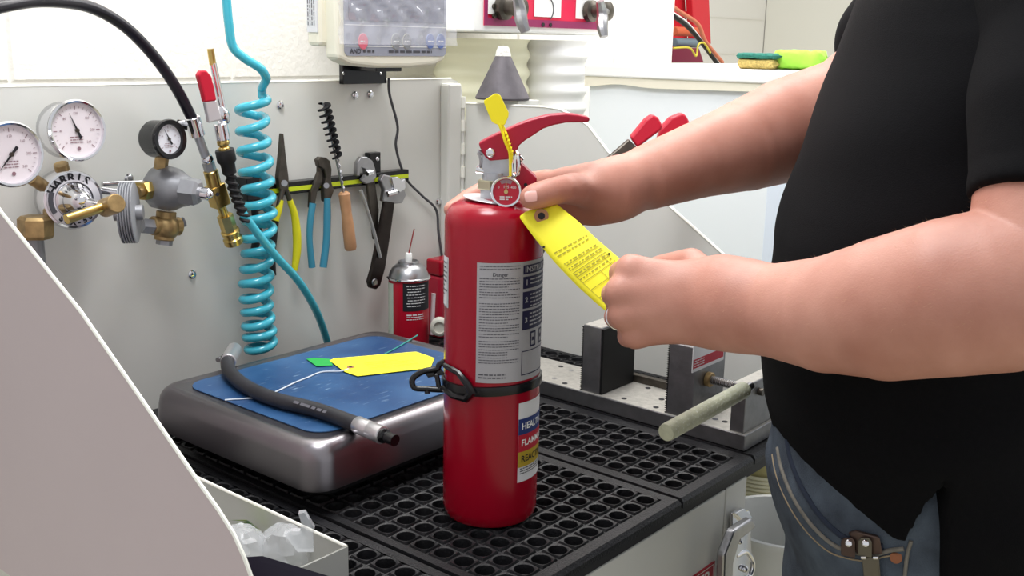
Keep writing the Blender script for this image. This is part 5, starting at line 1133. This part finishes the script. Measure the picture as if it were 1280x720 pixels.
# --- jeans
s = SDF((tc[0]-.42, tc[1]-.42, .05), (tc[0]+.42, tc[1]+.42, 1.10), .0075)
X, Y, Z = np.meshgrid(*s.ax, indexing='ij'); LA = X*RH.x+Y*RH.y; DE = X*FH.x+Y*FH.y
jf = []
for px, py in ((951, 540), (948, 570), (952, 610), (962, 650), (972, 690), (984, 730)):
    p = at(px, py, d=1.08); jf.append((p.z, p.x*RH.x+p.y*RH.y+.021))
jf.sort(); jz = [.70]+[q[0] for q in jf]+[1.12]; jl = [jf[0][1]+.02]+[q[1]+(.007 if q[0] > 1.0 else 0) for q in jf]+[jf[-1][1]+.02]
Fr = np.interp(Z, jz, jl); Ah = np.interp(Z, [.7, .9, 1.0, 1.1], [.13, .142, .138, .13]); Bh = np.interp(Z, [.7, .9, 1.0, 1.1], [.15, .170, .164, .15]); La = Fr+Ah
q1 = (np.abs(LA-La)/Ah)**2.3+(np.abs(DE-de0)/Bh)**2.3; d = (q1**(1/2.3)-1)*np.minimum(Ah, Bh); d = np.maximum(d, .76-Z); d = np.maximum(d, Z-1.05)
wr = .0025*np.sin(Z*55+LA*30)
s.g = np.minimum(s.g, (d+wr).astype(np.float32))
hipL = np.interp(.80, jz, jl)+.13-la0
for b, a_ in ((-.095, .0), (.095, .03)):
    s.chain([(T_(hipL, b, .84), .092), (T_(hipL-.01+a_, b*1.1, .50), .074), (T_(hipL+.03+a_, b*1.15, .12), .062)], .05)
Vj, Fj = s.mesh(); jeans = np_obj('jeans', [Vj], [Fj], JEANS, man, MO)
for b, a_ in ((-.109, .03), (.109, .06)):
    L = []
    for z, l0, l1, w_ in ((.002, -.17, .10, .048), (.02, -.175, .105, .052), (.05, -.165, .10, .048), (.09, -.07, .095, .045), (.14, -.05, .09, .045)):
        L.append([tuple(Vector(T_(hipL+a_+(l0+l1)/2+(l1-l0)/2*math.cos(t), b+w_*math.sin(t), z))) for t in [2*math.pi*k/24 for k in range(24)]])
    mk('shoe', loft(L), mat('boot_leather', '3A2A20', .5, var=.2), man)
# pocket seams laid on the jeans surface
from mathutils.bvhtree import BVHTree
bv = BVHTree.FromPolygons([tuple(v) for v in Vj], [tuple(f) for f in Fj if min(f) >= 0])
def onj(px, py, off=.001):
    d = (MW @ Vector((px-640, 360-py, -FPX))).normalized(); h = bv.ray_cast(CAM, d)
    if h[0] is None: return at(px, py, d=.98)
    return h[0]-d*off
P1 = [(972, 560), (976, 582), (986, 610), (1000, 636), (1018, 660), (1042, 681), (1066, 690), (1092, 693), (1112, 688), (1130, 686)]
sm = cr([onj(x, y) for x, y in P1], 5); mk('pocket_seam', MB().tube(sm, .0022, 8), STITCH, jeans)
mk('pocket_stitch', MB().tube(cr([onj(x-7, y+8) for x, y in P1], 5), .0008, 6), mat('thread', '9A8A70', .8), jeans)
mk('side_seam', MB().tube(cr([onj(x, y) for x, y in ((1139, 676), (1134, 695), (1131, 720), (1128, 750))], 5), .0018, 8), STITCH, jeans)
mk('pocket_lining', MB().tube(cr([onj(x+12, y-10, .0006) for x, y in P1[:8]], 5), .003, 8), mat('dark_denim', '232B3B', .9), jeans)
for dy in (0, 9, 18): mk('frayed_stitch', MB().tube([onj(1183+dy*.0, 618+dy), onj(1190, 616+dy), onj(1197, 619+dy)], .0011, 6), mat('frayed', '6E7A80', .9, var=.3, vs=300), jeans)
p = onj(1120, 697, .001); n_ = (CAM-p).normalized(); mk('copper_rivet', MB().lathe([(.0055, 0), (.0055, .0012), (.003, .002), (.001, .0022)], p, n_, 18), mat('copper', '8A5A40', .35, .9), jeans)
mt = thing('folding_multitool', 'steel folding multi-tool clipped in the jeans pocket', 'pocket tool', onj(1078, 690))
def J(x, y, off=.006): return onj(x, y, off)
DM = mat('tool_dark', '5A4A44', .4, .7)
for k, (x, c_) in enumerate(((1060, DM), (1081, mat('tool_olive', '6A655A', .4, .7)))):
    a = J(x, 679, .010); n_ = (CAM-a).normalized(); pts = [J(x+dx, y, .010) for dx, y in ((-9, 676), (-5, 672), (5, 672), (9, 677), (9, 698), (-9, 694))]
    o = mk('tool_handle', MB().prism(pts, n_*-.006), c_, mt, 0, .0012); mk('pivot_screw', MB().ball(J(x+1, 679, .0115), .0036, n_, .5, 14, 8), CHROME, o)
mk('rear_handle', MB().prism([J(x, y, .006) for x, y in ((1062, 668), (1072, 665), (1100, 672), (1104, 694), (1072, 694))], FH*.006), MATS['tool_dark'], mt, 0, .0015)
mk('pocket_clip', MB().prism([J(x, y, .008) for x, y in ((1077, 697), (1099, 697), (1101, 724), (1102, 760), (1082, 760), (1080, 724))], (CAM-a).normalized()*-.003), MATS['tool_olive'], mt, 0, .001)
for x in (1079, 1094): mk('clip_bolt', MB().cyl(J(x-2, 697, .010), J(x+4, 697, .010), .0017, n=8), CHROME, mt)
# fine pale hair on both forearms: one uncountable mass
def arm_hair(V, F, n, seed, zmin, pts):
    r_ = np.random.RandomState(seed); tri = F[r_.randint(0, len(F), n*6)]; c = V[tri].mean(1); a = V[tri[:, 1]]-V[tri[:, 0]]; b = V[tri[:, 3]]-V[tri[:, 0]]; nn = np.cross(a, b); nn /= np.linalg.norm(nn, axis=1)[:, None]+1e-12
    P0, P1_ = np.array(pts[0]), np.array(pts[1]); ax = (P1_-P0); L = np.linalg.norm(ax); ax /= L; t = (c-P0)@ax
    ok = (t > 0) & (t < L) & (nn[:, 2] > -.25); return c[ok][:n], nn[ok][:n], ax
m = MB()
for V, F, seed, a, b in ((VL, FL, 2, at(905, 381, d=.97), at(1300, 362, d=.80)), (VR, FR, 3, at(775, 236, d=1.17), at(1030, 150, d=1.30))):
    F = F[(F >= 0).all(1)]; c, nn, ax = arm_hair(V, F, 900, seed, 0, (tuple(a), tuple(b)))
    for p, n_ in zip(c, nn):
        p = Vector(p); n_ = Vector(n_); d_ = (n_*.35+Vector(ax)*-.75+Vector(rng.randn(3))*.3).normalized(); s_ = d_.cross(n_).normalized()*.00009
        m.add([p-s_, p+s_, p+d_*.0034+n_*.0004], [(0, 1, 2)])
o = mk('arm_hair', m, mat('pale_hair', 'C8A27E', .6), body, 0, flip=False); o['kind'] = 'stuff'
